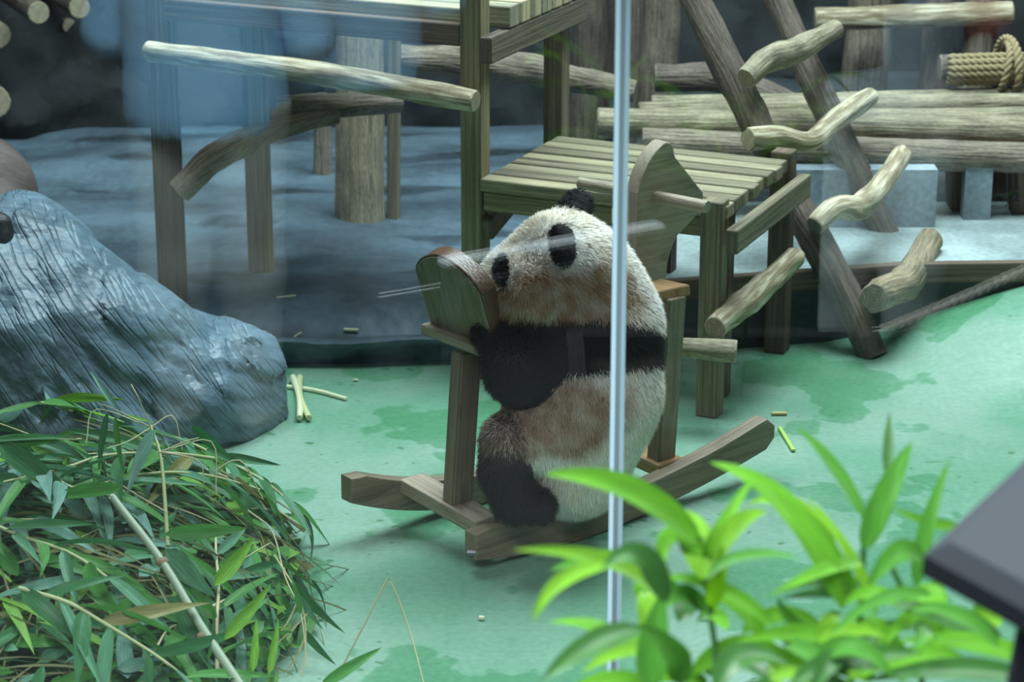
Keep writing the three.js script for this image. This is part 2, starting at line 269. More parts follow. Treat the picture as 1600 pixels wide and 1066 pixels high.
blob('boulder', 'large blue-grey artificial boulder with slanting creases behind the bamboo heap', [
  [[-1.1865, 0.1745, -4.95, 0.3], [-1.0766, 0.226, -4.97, 0.26]], [[-1.0746, 0.3467, -5, 0.16], [-1.0106, 0.1916, -4.9, 0.26]], [[-1.0106, 0.1916, -4.9, 0.22], [-0.6604, 0.1099, -5.03, 0.105]], [[-1.0231, 0.2889, -5, 0.13], [-0.805, 0.1642, -4.98, 0.12]], [[-1.0042, -0.0036, -4.8, 0.2], [-0.6961, 0.0533, -4.96, 0.14]], [[-0.6775, 0.1219, -5.06, 0.085], [-0.6118, 0.1255, -5.08, 0.07]], [[-0.6094, 0.115, -5.08, 0.066], [-0.5903, 0.0094, -5.08, 0.064]],
], 0.12, [-1.55, -0.03, -5.45], [-0.42, 0.7, -4.4], std({ color: lin(0.2, 0.315, 0.4), map: rockTex, bumpMap: creaseBump, bumpScale: 0.012, roughness: 0.42 }), creases, 0.009);
blob('boulder', 'small dark rounded stone on top of the blue-grey boulder', [[[-1.072, 0.4977, -4.86, 0.03], [-1.0676, 0.455, -4.85, 0.034]]], 0.02, [-1.15, 0.3, -4.95], [-0.95, 0.56, -4.76], rockMat(0.03, 0.035, 0.04, 0.5), (x, y, z) => -0.01 * fbm(x * 20, y * 20, z * 20, 3), 0.006);
blob('boulder', 'brown rounded lump behind the blue-grey boulder', [[[-1.2437, 0.3979, -5.5, 0.13], [-1.2488, 0.2403, -5.4, 0.2]]], 0.1, [-1.6, 0.0, -5.8], [-0.85, 0.8, -5.1], rockMat(0.17, 0.13, 0.12, 0.7), (x, y, z) => -0.03 * fbm(x * 6, y * 6, z * 6, 3), 0.014);  // a rounded brown lump in rock material

// ---------------------------------------------------------------- slatted bench and climbing platform
const E1 = [0.914, 0, 0.406], E2 = [0.406, 0, -0.914], UP = [0, 1, 0];
{
  const b = thing('slatted_bench', 'low slatted wooden bench joined to the tall post behind the panda', 'bench', [0.2805, 0, -5.4193]);
  part(b, 'leg', beam([0.4395, 0, -5.0751], [0.4395, 0.495, -5.0751], 0.05, 0.05, E1), M.pine[1]);
  part(b, 'leg', beam([0.6352, 0, -5.5156], [0.6352, 0.495, -5.5156], 0.05, 0.05, E1), M.brown);
  part(b, 'leg', beam([0.3698, 0.06, -5.6204], [0.3698, 0.43, -5.6204], 0.045, 0.045, E1), M.brown);
  part(b, 'leg', beam([0.4694, 0, -5.204], [0.4694, 0.43, -5.204], 0.045, 0.045, E1), M.brown);
  part(b, 'rail', beam([-0.0605, 0.428, -5.3169], [0.4697, 0.428, -5.0814], 0.025, 0.045, E2), M.pine[2]);
  part(b, 'rail', beam([0.1231, 0.428, -5.73], [0.6075, 0.428, -5.5148], 0.025, 0.045, E2), M.brown);
  part(b, 'side_board', beam([0.473, 0.412, -5.0274], [0.6882, 0.412, -5.5118], 0.028, 0.055, E1), M.pine[1]);
  part(b, 'brace', beam([-0.0591, 0.36, -5.3075], [0.0505, 0.43, -5.5543], 0.03, 0.05, E1), M.brown);
  const r = rng(5);
  for (let i = 0; i < 8; i++) { const q = -0.008 + i * 0.0575, s = [0.61, 0.606, 0.603, 0.61, 0.6, 0.605, 0.608, 0.6][i]; const p = [-0.083 + 0.025 * E1[0] + q * E2[0], 0.4665 + 0.002 * (r() - 0.5), -5.34 + 0.025 * E1[2] + q * E2[2]], e = [p[0] + (s - 0.02) * E1[0], p[1], p[2] + (s - 0.02) * E1[2]]; part(b, 'slat', beam(p, e, 0.05, 0.03, E2), M.deck[(i * 7 + 3) % 4]); }
}
{
  const b = thing('climbing_platform', 'tall wooden climbing platform with pale plank deck on square posts', 'climbing frame', [-0.3552, 0, -5.7126]);
  part(b, 'post', beam([-0.083, 0, -5.34], [-0.083, 1.25, -5.34], 0.052, 0.052, E1), M.pine[0]);
  part(b, 'post', beam([-0.8288, 0.02, -5.6713], [-0.8288, 1.25, -5.6713], 0.054, 0.054, E1), M.greyPost);
  part(b, 'post', beam([-0.6376, 0.03, -5.9146], [-0.6376, 0.815, -5.9146], 0.05, 0.05, E1), M.pine[0]);
  part(b, 'post', beam([0.1078, 0.03, -5.7696], [0.1078, 0.815, -5.7696], 0.05, 0.05, E1), M.pine[1]);
  part(b, 'beam', beam([-0.8099, 0.803, -5.6498], [-0.1116, 0.803, -5.3396], 0.03, 0.05, E2), M.brown);
  part(b, 'beam', beam([-0.6142, 0.803, -6.0903], [0.1352, 0.803, -5.7574], 0.03, 0.05, E2), M.brown);
  part(b, 'beam', beam([-0.0586, 0.775, -5.2963], [0.1687, 0.775, -5.8082], 0.03, 0.06, E1), M.greyPost);
  for (let i = 0; i < 8; i++) { const q = 0.036 + i * 0.062, x0 = i ? -0.86 : -0.785, x1 = 0.055; const f = (a) => [-0.083 + a * E1[0] + q * E2[0], 0.832, -5.34 + a * E1[2] + q * E2[2]]; part(b, 'plank', beam(f(x0), f(i ? x1 : -0.03), 0.056, 0.05, E2), M.paleDeck[i % 3]); }
}
log('rail_log', 'long pale peeled log fixed across the tall platform posts', [[-0.8519, 0.7115, -5.6], [-0.6039, 0.7023, -5.5], [-0.3478, 0.6867, -5.4], [-0.0837, 0.6676, -5.27]], [0.024, 0.026, 0.028, 0.025], M.peeled, M.endPale, { seed: 3 });
log('branch', 'rough grey-brown branch rising between the two left posts', [[-0.7932, 0.3743, -5.6], [-0.7165, 0.4445, -5.62], [-0.5736, 0.5052, -5.66], [-0.4265, 0.5201, -5.75]], [0.029, 0.034, 0.024, 0.018], M.branch, M.endPale, { seed: 8, bump: 0.34 });
log('log', 'dark horizontal log behind the left posts and above the branch', [[-0.5883, 0.4845, -6], [-0.4524, 0.4895, -6], [-0.285, 0.4863, -6.05]], [0.03, 0.032, 0.026], M.bark, M.endGrey, { seed: 11 });
log('tree_stump', 'thick upright bare trunk standing behind the left posts', [[-0.4172, 0.0447, -6.4], [-0.4127, 0.3308, -6.42], [-0.408, 0.6573, -6.45]], [0.068, 0.066, 0.064], M.barkPale, M.endGrey, { seed: 12, bump: 0.06, category: 'trunk', sides: 20 });
log('tree_stump', 'thin grey trunk left of the thick upright bare trunk', [[-0.556, -0.0353, -6.9], [-0.5517, 0.2157, -6.9], [-0.5493, 0.3108, -6.9]], [0.028, 0.027, 0.027], M.bark, M.endGrey, { seed: 14, bump: 0.06, category: 'trunk' });
solid('post', 'thin pale square post right of the thick upright trunk', 'post', beam([-0.3257, 0.0453, -6.43], [-0.3153, 0.6092, -6.43], 0.03, 0.03, E1), M.pine[1]);
log('log', 'long weathered log lying behind the platform and sloping down right', [[-0.3131, 0.5041, -6.5], [-0.1381, 0.5076, -6.45], [0.0686, 0.4903, -6.4], [0.3243, 0.449, -6.35]], [0.038, 0.042, 0.04, 0.03], M.bark, M.endGrey, { seed: 15, bump: 0.18 });

// ---------------------------------------------------------------- ladder of branches on the right
{
  const l = thing('branch_ladder', 'leaning ladder of rough branches with crooked rungs beside the bench', 'ladder', [0.85, 0, -5.7]);
  logPart(l, 'ladder_rail', [[0.8595, 0.0062, -5.46], [0.793, 0.1404, -5.52], [0.6743, 0.3499, -5.62], [0.5385, 0.6066, -5.73], [0.4193, 0.8379, -5.82]], [0.036, 0.04, 0.035, 0.042, 0.037], M.barkDark, M.endGrey, { seed: 21, bump: 0.16, sides: 16 });
  logPart(l, 'ladder_rail', [[1.0494, -0.0052, -5.93], [0.9589, 0.1509, -5.98], [0.8341, 0.4028, -6.05], [0.7451, 0.5873, -6.12], [0.6569, 0.7705, -6.2]], [0.038, 0.036, 0.04, 0.036, 0.036], M.barkDark, M.endGrey, { seed: 22, bump: 0.14, sides: 16 });
  logPart(l, 'rung', [[0.5538, 0.6403, -5.64], [0.6027, 0.6676, -5.7], [0.6882, 0.6597, -5.85], [0.8212, 0.6641, -6.1]], [0.026, 0.033, 0.03, 0.024], M.barkPale, M.endPale, { seed: 23, bump: 0.16 });
  logPart(l, 'rung', [[0.5605, 0.501, -5.6], [0.6352, 0.4911, -5.66], [0.7152, 0.4638, -5.72], [0.8117, 0.48, -5.9], [0.9081, 0.4996, -6.05]], [0.026, 0.027, 0.026, 0.028, 0.025], M.peeled, M.endPale, { seed: 24, bump: 0.2 });
  logPart(l, 'rung', [[0.7189, 0.3085, -5.53], [0.768, 0.3399, -5.57], [0.842, 0.3199, -5.66], [0.9153, 0.3421, -5.8], [0.987, 0.3724, -5.97]], [0.024, 0.03, 0.03, 0.028, 0.024], M.peeled, M.endGrey, { seed: 25, bump: 0.2 });
  logPart(l, 'rung', [[0.8448, 0.1686, -5.4], [0.8886, 0.1531, -5.5], [0.9423, 0.1442, -5.58], [0.9878, 0.164, -5.68], [1.0387, 0.1927, -5.8]], [0.035, 0.04, 0.042, 0.034, 0.033], M.barkWarm, M.endGrey, { seed: 31, bump: 0.22, freq: 12, sides: 18 });
}
log('log', 'bare log leaning up between the bench legs with a pale peeled side', [[0.4413, 0.2278, -5], [0.5011, 0.2424, -5.1], [0.5598, 0.2557, -5.2], [0.6551, 0.2742, -5.38]], [0.027, 0.031, 0.027, 0.024], M.peeled, M.endPale, { seed: 33, bump: 0.2 });
log('log', 'short stub log pointing right behind the rocking horse post', [[0.3464, 0.1906, -4.98], [0.415, 0.1896, -4.97], [0.4806, 0.1871, -4.96]], [0.022, 0.023, 0.025], M.barkPale, M.endPale, { seed: 34, bump: 0.1 });

// ---------------------------------------------------------------- log platform at the right back
{
  const t = thing('log_platform', 'long platform of heavy pale logs on dark posts at the right back', 'platform', [1.1, 0.17, -6.4]);
  const rows = [[226, -6.1, 0.038, 1000, 1750], [203, -6.18, 0.04, 930, 1750], [180, -6.27, 0.036, 1010, 1750], [163, -6.36, 0.03, 990, 1750], [150, -6.45, 0.028, 1020, 1750]];
  const ends = [[[0.3384, 0.3703, -6.1], [1.572, 0.3228, -6.1]], [[0.2252, 0.402, -6.18], [1.5875, 0.3678, -6.18]], [[0.356, 0.3783, -6.28], [1.6094, 0.3904, -6.28]], [[0.344, 0.3809, -6.38], [1.6318, 0.4073, -6.38]], [[0.3833, 0.3813, -6.47], [1.6526, 0.4151, -6.47]]];
  ends.forEach(([a, b], i) => { const m = a.map((q, k) => (q + b[k]) / 2); m[1] += 0.006 * (i % 2 ? 1 : -1); logPart(t, 'log', [a, m, b], [rows[i][2], rows[i][2] * 1.06, rows[i][2]], i < 1 ? M.bark : M.barkPale, M.endGrey, { seed: 40 + i, bump: 0.1, sides: 16 }); });
  for (const [p, q, w] of [[[1.205, 0.1141, -6.2], [1.1929, 0.3182, -6.2], 0.1], [[1.313, 0.0896, -6.35], [1.3009, 0.2806, -6.35], 0.045], [[1.3388, 0.0458, -6.15], [1.3185, 0.3529, -6.15], 0.06], [[0.5136, 0.1302, -6.5], [0.5103, 0.2666, -6.5], 0.06]]) part(t, 'post', beam([p[0], 0.17, p[2]], q, w, w, [1, 0, 0]), M.brown);
}
solid('concrete_slab', 'pale blue-grey upright slab under the log platform', 'slab', flat(box(0.69, 1.085, 0.17, 0.322, -6.06, -6.0)), rockMat(0.5, 0.62, 0.72, 0.6));
solid('concrete_slab', 'narrow pale slab between the dark platform posts', 'slab', flat(box(1.17, 1.24, 0.17, 0.34, -6.12, -6.07)), rockMat(0.42, 0.52, 0.58, 0.6));
log('log', 'dark upper log lying across the back right of the tall posts', [[0.4045, 0.4073, -6.7], [0.5753, 0.4073, -6.7], [0.692, 0.3876, -6.6], [0.8238, 0.3476, -6.5], [0.9355, 0.3683, -6.3]], [0.038, 0.04, 0.036, 0.04, 0.034], M.barkDark, M.endGrey, { seed: 51, bump: 0.14 });
log('log', 'pale horizontal log high at the back right', [[0.9105, 0.4776, -7.2], [1.1497, 0.4854, -7.2], [1.4939, 0.497, -7.2]], [0.034, 0.036, 0.034], M.peeled, M.endPale, { seed: 52, category: 'log' });
// upright trunks at the back
[[[0.241, 0.3414, -7.2], 0.058, 'dark upright trunk left of the glass joint at the back'], [[0.4435, 0.3414, -7.2], 0.056, 'dark upright trunk right of the glass joint at the back'], [[0.3468, 0.3838, -7], 0.03, 'slender dark trunk behind the glass joint'], [[1.0999, 0.2989, -7.4], 0.07, 'broad dark trunk behind the top of the ladder'], [[1.2957, 0.3993, -7.3], 0.045, 'grey trunk left of the rope lashing'], [[1.4102, 0.4485, -7.25], 0.05, 'brown trunk above the rope lashing']].forEach(([[x, , z], r, label], i) => {
  log('upright_log', label, [[x - 0.01, 0.1, z], [x + 0.005, 0.6, z], [x, 1.35, z - 0.03]], [r * 1.05, r, r * 0.97], i % 2 ? M.bark : M.barkDark, M.endGrey, { seed: 60 + i, bump: 0.06, category: 'trunk' });
});
// rope lashed round a pole
const ropeMat = std({ color: lin(0.34, 0.27, 0.15), roughness: 0.95 });
function rope(pts, r, turns, closed = false, strands = 3) { // twisted strands along a path
  const c = new THREE.CatmullRomCurve3(pts.map((p) => V(p)), closed), L = c.getLength(), n = Math.max(12, Math.round(L * turns * 7)), out = [];
  const fr = c.computeFrenetFrames(n, closed);
  for (let k = 0; k < strands; k++) {
    const q = []; for (let i = 0; i <= n; i++) { const a = (i / n) * L * turns * 2 * Math.PI + (k * 2 * Math.PI) / strands; q.push(c.getPointAt(i / n).addScaledVector(fr.normals[i], Math.cos(a) * r * 0.52).addScaledVector(fr.binormals[i], Math.sin(a) * r * 0.52)); }
    out.push(new THREE.TubeGeometry(new THREE.CatmullRomCurve3(q), n, r * 0.56, 6));
  }
  return join(out);
}
{
  log('log', 'horizontal pole wrapped in rope at the right edge', [[1.1669, 0.4794, -6.5], [1.3235, 0.4829, -6.5], [1.5667, 0.49, -6.5]], [0.036, 0.036, 0.036], M.barkDark, M.endGrey, { seed: 71, bump: 0.05 });
  const t = thing('rope_lashing', 'thick tan rope lashed in coils round the pole at the right edge', 'rope', [1.288, 0.483, -6.45]);
  for (let i = 0; i < 6; i++) { const a = -0.35 + i * 0.42, y = Math.sin(0.9 - i * 0.36) * 0.044, z = Math.cos(0.9 - i * 0.36) * 0.05; const o = [[1.1809, 0.4794, -6.5], [1.567, 0.4864, -6.5]].map((p) => [p[0], p[1] + y, p[2] + z]); part(t, 'rope', rope([o[0], [(o[0][0] + o[1][0]) / 2, (o[0][1] + o[1][1]) / 2 + 0.003, o[0][2] + 0.004], o[1]], 0.0105, 18), ropeMat); }
  [[[1.3339, 0.4829, -6.5], 0.012], [[1.3635, 0.4829, -6.5], -0.008], [[1.3478, 0.4829, -6.5], 0.0]].forEach(([c0, dx], i) => { const q = []; for (let k = 0; k < 14; k++) { const a = (k / 14) * Math.PI * 2; q.push([c0[0] + Math.sin(a) * dx + (i === 2 ? 0.02 * Math.cos(a) : 0), c0[1] + Math.sin(a) * (0.066 + i * 0.006), c0[2] + Math.cos(a) * 0.07]); } part(t, 'rope_loop', rope(q, 0.0105, 18, true), ropeMat); });
}
// stack of round logs seen end-on at the upper left
[[[-1.4173, 0.497, -7.2], 0.034, 'round sawn log end topmost of the stack at the upper left'], [[-1.5659, 0.4091, -7.3], 0.042, 'large round sawn log end at the far left of the upper stack'], [[-1.3298, 0.4747, -7.4], 0.034, 'round sawn log end at the right of the upper stack'], [[-1.4014, 0.3798, -7.6], 0.022, 'small log end just below the right end of the upper stack'], [[-1.5045, 0.2919, -6.9], 0.05, 'brown log end low at the far left under the stack']].forEach(([[x, y, z], r, label], i) => {
  log('stacked_log', label, [[x, y, z], [x - 0.25, y + 0.01, z - 0.5], [x - 0.55, y + 0.02, z - 1.1]], [r, r * 1.02, r], M.barkDark, M.endPale, { seed: 80 + i, bump: 0.05, group: 'stack of logs at the upper left' });
});
// rock bank behind, which closes the view; shade is put into its dark colour
{
  const g = skin((x, y, z) => { let d = 9; for (const [a, b] of [[[-3, 0.1, -7.9, 0.55], [-0.9, 0.05, -8.1, 0.5]], [[-0.9, 0.0, -8.1, 0.35], [0.7, 0.0, -8.2, 0.42]], [[-2.6, 0.6, -8.6, 0.55], [-0.6, 0.5, -8.7, 0.4]], [[0.7, 0.1, -8.4, 0.4], [3, 0.1, -8.4, 0.6]], [[-2.7, 0.05, -7.85, 0.4], [-1.75, 0.05, -7.75, 0.34]], [[-1.75, 0.0, -7.75, 0.34], [-1.35, -0.05, -7.75, 0.3]]]) d = smin(d, capsule(x, y, z, a, b), 0.2); return d - 0.24 * fbm(x * 3, y * 3, z * 3, 5); }, [-3.28, -0.1, -9.3], [3.28, 1.3, -7.0], 0.04);
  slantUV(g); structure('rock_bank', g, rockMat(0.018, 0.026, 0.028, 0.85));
}

// ---------------------------------------------------------------- the rocking horse
{
  const U = [0.766, 0, -0.643], W = [0.643, 0, 0.766];   // along its length, and across towards the window
  const h = thing('rocking_horse', 'wooden rocking horse with flat horse head, dowel handle and curved rockers', 'rocking horse', [0.1036, 0, -4.5171]);
  const frame = (o) => new THREE.Matrix4().makeBasis(V(U), vec(0, 1, 0), V(W)).setPosition(V(o));   // shapes drawn in (along, up), thickness towards the window
  const cut = (pts, depth, o, bevel = 0.003, round = []) => {
    const s = new THREE.Shape(); pts.forEach((p, i) => { if (!i) s.moveTo(p[0], p[1]); else if (p.length > 2) s.quadraticCurveTo(p[2], p[3], p[0], p[1]); else s.lineTo(p[0], p[1]); });
    let g = new THREE.ExtrudeGeometry(s, { depth: depth - 2 * bevel, bevelEnabled: true, bevelThickness: bevel, bevelSize: bevel, bevelSegments: 2, curveSegments: 12 }); g.translate(0, 0, -depth + bevel);
    g.deleteAttribute('uv'); metricUV(g, 0, beamCount++ * 0.31); g.applyMatrix4(frame(o)); return g;
  };
  // rockers: bottom and top edges as curves
  const rocker = (a0, a1, low, lift0, lift1, end) => {
    const top = [], bot = [], n = 24;
    for (let i = 0; i <= n; i++) { const t = i / n, a = lerp(a0, a1, t), q = a < low ? Math.pow((low - a) / (low - a0), 2.1) * lift0 : Math.pow((a - low) / (a1 - low), 1.7) * lift1; const thick = lerp(0.058, end, smooth(t, 0.8, 1)) - (t < 0.04 ? 0.012 * (1 - t / 0.04) : 0); bot.push([a, 0.003 + q]); top.push([a, 0.003 + q + thick]); }
    return [...bot, [a1 + 0.022, bot[n][1] + 0.02], [a1 + 0.022, top[n][1] - 0.018], ...top.reverse()];
  };
  part(h, 'rocker', cut(rocker(-0.005, 0.765, 0.27, 0.03, 0.062, 0.062), 0.036, [-0.0604, 0, -4.1992]), M.horse);
  part(h, 'rocker', cut(rocker(-0.1, 0.67, 0.3, 0.088, 0.06, 0.055), 0.036, [-0.2295, 0, -4.4007]), M.horse);
  part(h, 'crossbar', beam([-0.0452, 0.078, -4.2511], [-0.1983, 0.094, -4.4334], 0.06, 0.03, U), M.horsePale);
  part(h, 'crossbar', beam([0.3224, 0.074, -4.5598], [0.1694, 0.08, -4.7421], 0.07, 0.028, U), M.horseOrange);
  const b = part(h, 'bolt', new THREE.CylinderGeometry(0.006, 0.006, 0.016, 10).rotateZ(Math.PI / 2).translate(-0.076, 0.045, -4.2), std({ color: lin(0.25, 0.25, 0.25), metalness: 0.8, roughness: 0.4 }));
  part(h, 'post', beam([-0.1054, 0.088, -4.3259], [-0.0862, 0.392, -4.36], 0.05, 0.034, U), M.horse, 'brown left post under the backrest');
  part(h, 'post', beam([0.3012, 0.08, -4.585], [0.3157, 0.4354, -4.57], 0.036, 0.048, W), M.horse, 'right post under the seat end');
  // backrest
  const c0 = [-0.086, 0.4167, -4.355];
  part(h, 'ledge', beam([c0[0] - W[0] * 0.104, c0[1], c0[2] - W[2] * 0.104], [c0[0] + W[0] * 0.104, c0[1], c0[2] + W[2] * 0.104], 0.06, 0.022, U), M.horsePale);
  {
    const w = 0.098, H = 0.165, s = new THREE.Shape(); s.moveTo(-w, 0); s.lineTo(w, 0); s.lineTo(w, H - 0.05); s.quadraticCurveTo(w - 0.01, H - 0.02, w * 0.35, H); s.quadraticCurveTo(0, H + 0.012, -w * 0.35, H); s.quadraticCurveTo(-w + 0.01, H - 0.02, -w, H - 0.05); s.lineTo(-w, 0);
    const make = (x, d0, d1, mat, name) => { const g = new THREE.ExtrudeGeometry(s, { depth: d1 - d0 - 0.004, bevelEnabled: true, bevelThickness: 0.002, bevelSize: 0.002, bevelSegments: 2, curveSegments: 12 }); g.translate(0, 0, d0 + 0.002); g.deleteAttribute('uv'); metricUV(g, 1, 0.3); const th = 0.3, Y = V(UP).multiplyScalar(Math.cos(th)).addScaledVector(V(U), -Math.sin(th)), Z = V(U).multiplyScalar(-Math.cos(th)).addScaledVector(V(UP), -Math.sin(th)); g.applyMatrix4(new THREE.Matrix4().makeBasis(V(W), Y, Z).setPosition(V(c0).addScaledVector(V(U), -0.006).addScaledVector(Y, 0.011))); return part(h, name, g, mat); };
    make(s, -0.034, 0, M.horseDark, 'backrest').userData.label = 'rounded backrest board with dark brown edge';
    const s2 = new THREE.Shape(s.getPoints(10).map((p) => new THREE.Vector2(p.x * 0.95, p.y * 0.955 + 0.003)));
    const keep = s.curves; s.curves = s2.curves; make(s, -0.001, 0.003, M.board, 'backrest_panel').userData.label = 'flat olive back panel of the backrest'; s.curves = keep;
  }
  // seat
  part(h, 'seat', beam([-0.0308, 0.4065, -4.44], [0.0625, 0.4275, -4.52], 0.08, 0.024, W), M.horseOrange);
  part(h, 'seat_end', beam([0.2664, 0.4309, -4.64], [0.3174, 0.4425, -4.56], 0.085, 0.022, U), M.horseOrange);
  part(h, 'seat_apron', beam([0.2718, 0.3989, -4.635], [0.3135, 0.4052, -4.565], 0.06, 0.045, U), M.board);
  // head
  const hd = [0.2722, 0.4245, -4.7];
  const head = [[-0.044, -0.02], [0.03, -0.02], [0.036, 0.01], [0.062, 0.088, 0.036, 0.05], [0.13, 0.131], [0.134, 0.165, 0.138, 0.145], [0.06, 0.246], [0.05, 0.262, 0.054, 0.25], [0.028, 0.285, 0.048, 0.285], [-0.042, 0.195, -0.022, 0.265]];
  part(h, 'head', cut(head, 0.036, [hd[0] + 0.012, hd[1], hd[2] + 0.014], 0.003), M.horsePale, 'pale flat horse head board');
  { const [g, e0, e1] = roundwood([[0.1411, 0.6041, -4.8], [0.2632, 0.604, -4.71], [0.3821, 0.6035, -4.62]], [0.0128], { sides: 20, bump: 0.01, rings: 30 }); const d = part(h, 'handle', g, M.horsePale, 'pale round dowel handle'); part(d, 'handle_end', e0, M.horsePale); part(d, 'handle_end', e1, M.horsePale); }
  { const a = [0.2716, 0.6041, -4.7], c = [0.2938, 0.6042, -4.685]; const g = new THREE.CylinderGeometry(0.017, 0.021, 0.006, 18); g.applyQuaternion(new THREE.Quaternion().setFromUnitVectors(vec(0, 1, 0), V(c).sub(V(a)).normalize())); g.translate(a[0], a[1], a[2] + 0.004); part(h, 'handle_collar', g, M.horseDark); }
}

// ---------------------------------------------------------------- the panda
{
  // joints [x, y, z, radius]
  const B = {
    rump: [0.1143, 0.1825, -4.35, 0.122], belly: [0.1343, 0.3121, -4.36, 0.145], chest: [0.1483, 0.4339, -4.38, 0.132], neck: [0.1148, 0.5153, -4.38, 0.118], skull: [0.0889, 0.5492, -4.36, 0.099], brow: [0.0193, 0.526, -4.37, 0.059], muzzle: [-0.0459, 0.5055, -4.375, 0.041], cheek: [0.0262, 0.5295, -4.31, 0.05], cheek2: [0, 0.4907, -4.33, 0.03],
    shoulder: [0.0937, 0.4258, -4.32, 0.076], elbow: [0.0095, 0.3895, -4.26, 0.064], wrist: [-0.0299, 0.4443, -4.31, 0.046], paw: [-0.0337, 0.4682, -4.345, 0.036],
    shoulder2: [0.1236, 0.4207, -4.46, 0.07], elbow2: [0.0186, 0.3685, -4.46, 0.05], paw2: [-0.0309, 0.4337, -4.46, 0.036],
    hip: [0.0872, 0.2538, -4.3, 0.1], knee: [-0.0096, 0.2579, -4.235, 0.05], shin: [-0.0143, 0.2035, -4.22, 0.048], ankle: [0.0036, 0.1502, -4.215, 0.044], toe: [0.0538, 0.1388, -4.205, 0.036],
    hip2: [0.0997, 0.1848, -4.42, 0.085], knee2: [0.0151, 0.1522, -4.47, 0.055], foot2: [0.0442, 0.0652, -4.45, 0.04],
    ear: [0.0888, 0.6472, -4.262, 0.03], earTip: [0.092, 0.6178, -4.238, 0.029], ear2: [0.1108, 0.6498, -4.41, 0.034], ear2Tip: [0.1257, 0.6668, -4.43, 0.03], tail: [0.2002, 0.1246, -4.42, 0.03],
  };
  const bones = { trunk: [['rump', 'belly'], ['belly', 'chest'], ['chest', 'neck'], ['neck', 'skull'], ['skull', 'brow'], ['brow', 'muzzle'], ['cheek', 'brow'], ['cheek2', 'cheek'], ['cheek', 'skull']], arm: [['shoulder', 'elbow'], ['elbow', 'wrist'], ['wrist', 'paw']], arm2: [['shoulder2', 'elbow2'], ['elbow2', 'paw2']], thigh: [['hip', 'knee'], ['hip2', 'knee2']], leg: [['knee', 'shin'], ['shin', 'ankle'], ['ankle', 'toe']], leg2: [['knee2', 'foot2']], ears: [['ear', 'earTip']], ears2: [['ear2', 'ear2Tip']] };
  const dist = (set, x, y, z, k = 0.03) => { let d = 9; for (const [a, b] of bones[set]) d = d > 8 ? capsule(x, y, z, B[a], B[b]) : smin(d, capsule(x, y, z, B[a], B[b]), k); return d; };
  const field = (x, y, z) => { let d = dist('trunk', x, y, z, 0.05); d = smin(d, dist('thigh', x, y, z), 0.05); d = smin(d, dist('arm', x, y, z, 0.02), 0.018); d = smin(d, dist('arm2', x, y, z), 0.03); d = smin(d, dist('leg', x, y, z, 0.025), 0.025); d = smin(d, dist('leg2', x, y, z), 0.025); d = smin(d, dist('ears', x, y, z), 0.012); return smin(d, dist('ears2', x, y, z), 0.01) + 0.012; };  // 12 mm under the tips of the fur
  const body = skin(field, [-0.12, 0.0, -4.62], [0.34, 0.74, -4.1], 0.008);
  const plane = (a, b, c) => { const n = V(b).sub(V(a)).cross(V(c).sub(V(a))).normalize(); if (n.y < 0) n.negate(); return [n, n.dot(V(a))]; };
  const upper = plane([0.2859, 0.4211, -4.38], [0.1178, 0.4939, -4.25], [0, 0.481, -4.29]), lower = plane([0.2872, 0.3542, -4.38], [0.1181, 0.3911, -4.23], [0.2377, 0.3957, -4.26]);
  const above = ([n, k], x, y, z) => n.x * x + n.y * y + n.z * z - k;
  const EYE = V([-0.0131, 0.5578, -4.315]), r0 = rng(77);
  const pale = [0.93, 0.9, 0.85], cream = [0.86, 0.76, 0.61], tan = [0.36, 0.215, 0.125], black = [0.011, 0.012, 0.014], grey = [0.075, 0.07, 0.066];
  const mixc = (a, b, t) => a.map((v, k) => lerp(v, b[k], t));
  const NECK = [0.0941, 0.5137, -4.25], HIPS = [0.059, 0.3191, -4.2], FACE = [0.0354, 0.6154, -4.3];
  function coat(x, y, z, wob) {   // the colour of the fur at a place
    const t = dist('trunk', x, y, z, 0.05), w = wob;
    if (dist('ears', x, y, z) < 0.011 + w * 0.4 || dist('ears2', x, y, z) < 0.004 + w * 0.3 && dist('trunk', x, y, z, 0.05) > -0.004) return black;
    const ex = (x - EYE.x), ey = (y - EYE.y), ez = (z - EYE.z), a = 0.28, lx = ex * Math.cos(a) + ey * Math.sin(a), ly = -ex * Math.sin(a) + ey * Math.cos(a);
    if (Math.hypot(lx / 0.019, ly / 0.04, ez / 0.05) < 1 + w * 8) return black;
    if (x < B.muzzle[0] - 0.028 && Math.abs(y - B.muzzle[1]) < 0.02) return black;
    const arm = Math.min(dist('arm', x, y, z), dist('arm2', x, y, z)), leg = Math.min(dist('leg', x, y, z), dist('leg2', x, y, z)), th = dist('thigh', x, y, z);
    const u = above(upper, x, y, z) + w, l = above(lower, x, y, z) + w;
    if (arm < 0.004 && arm < t + 0.02 && y < B.chest[1] + 0.09) return black;
    if (u < 0 && l > 0) return black;
    const leggy = leg - Math.min(t, th) + w;
    if (leg < 0.006 && leggy < 0.0) return mixc(black, grey, smooth(leggy, -0.02, 0) * 0.8 + 0.05 + 0.25 * smooth(y, B.shin[1] - 0.02, B.knee[1] + 0.02));
    let c = mixc(cream, pale, clamp(0.6 + 1.6 * fbm(x * 9, y * 9, z * 9, 3) + w * 8, 0, 1));
    const tonePatch = (p, r) => smooth(r - Math.hypot((x - p[0]) * 0.85, (y - p[1]) * 1.7, (z - p[2]) * 0.8) + 0.09 * fbm(x * 14, y * 14, z * 14, 3) + w, 0, 0.07);
    c = mixc(c, tan, clamp(1.1 * tonePatch(NECK, 0.165) + 0.85 * tonePatch(HIPS, 0.18), 0, 0.95) * (0.95 + 0.35 * N(x * 40, y * 40, z * 40) + w * 18));   // muddy fur on neck and flank; shade under the head painted in too
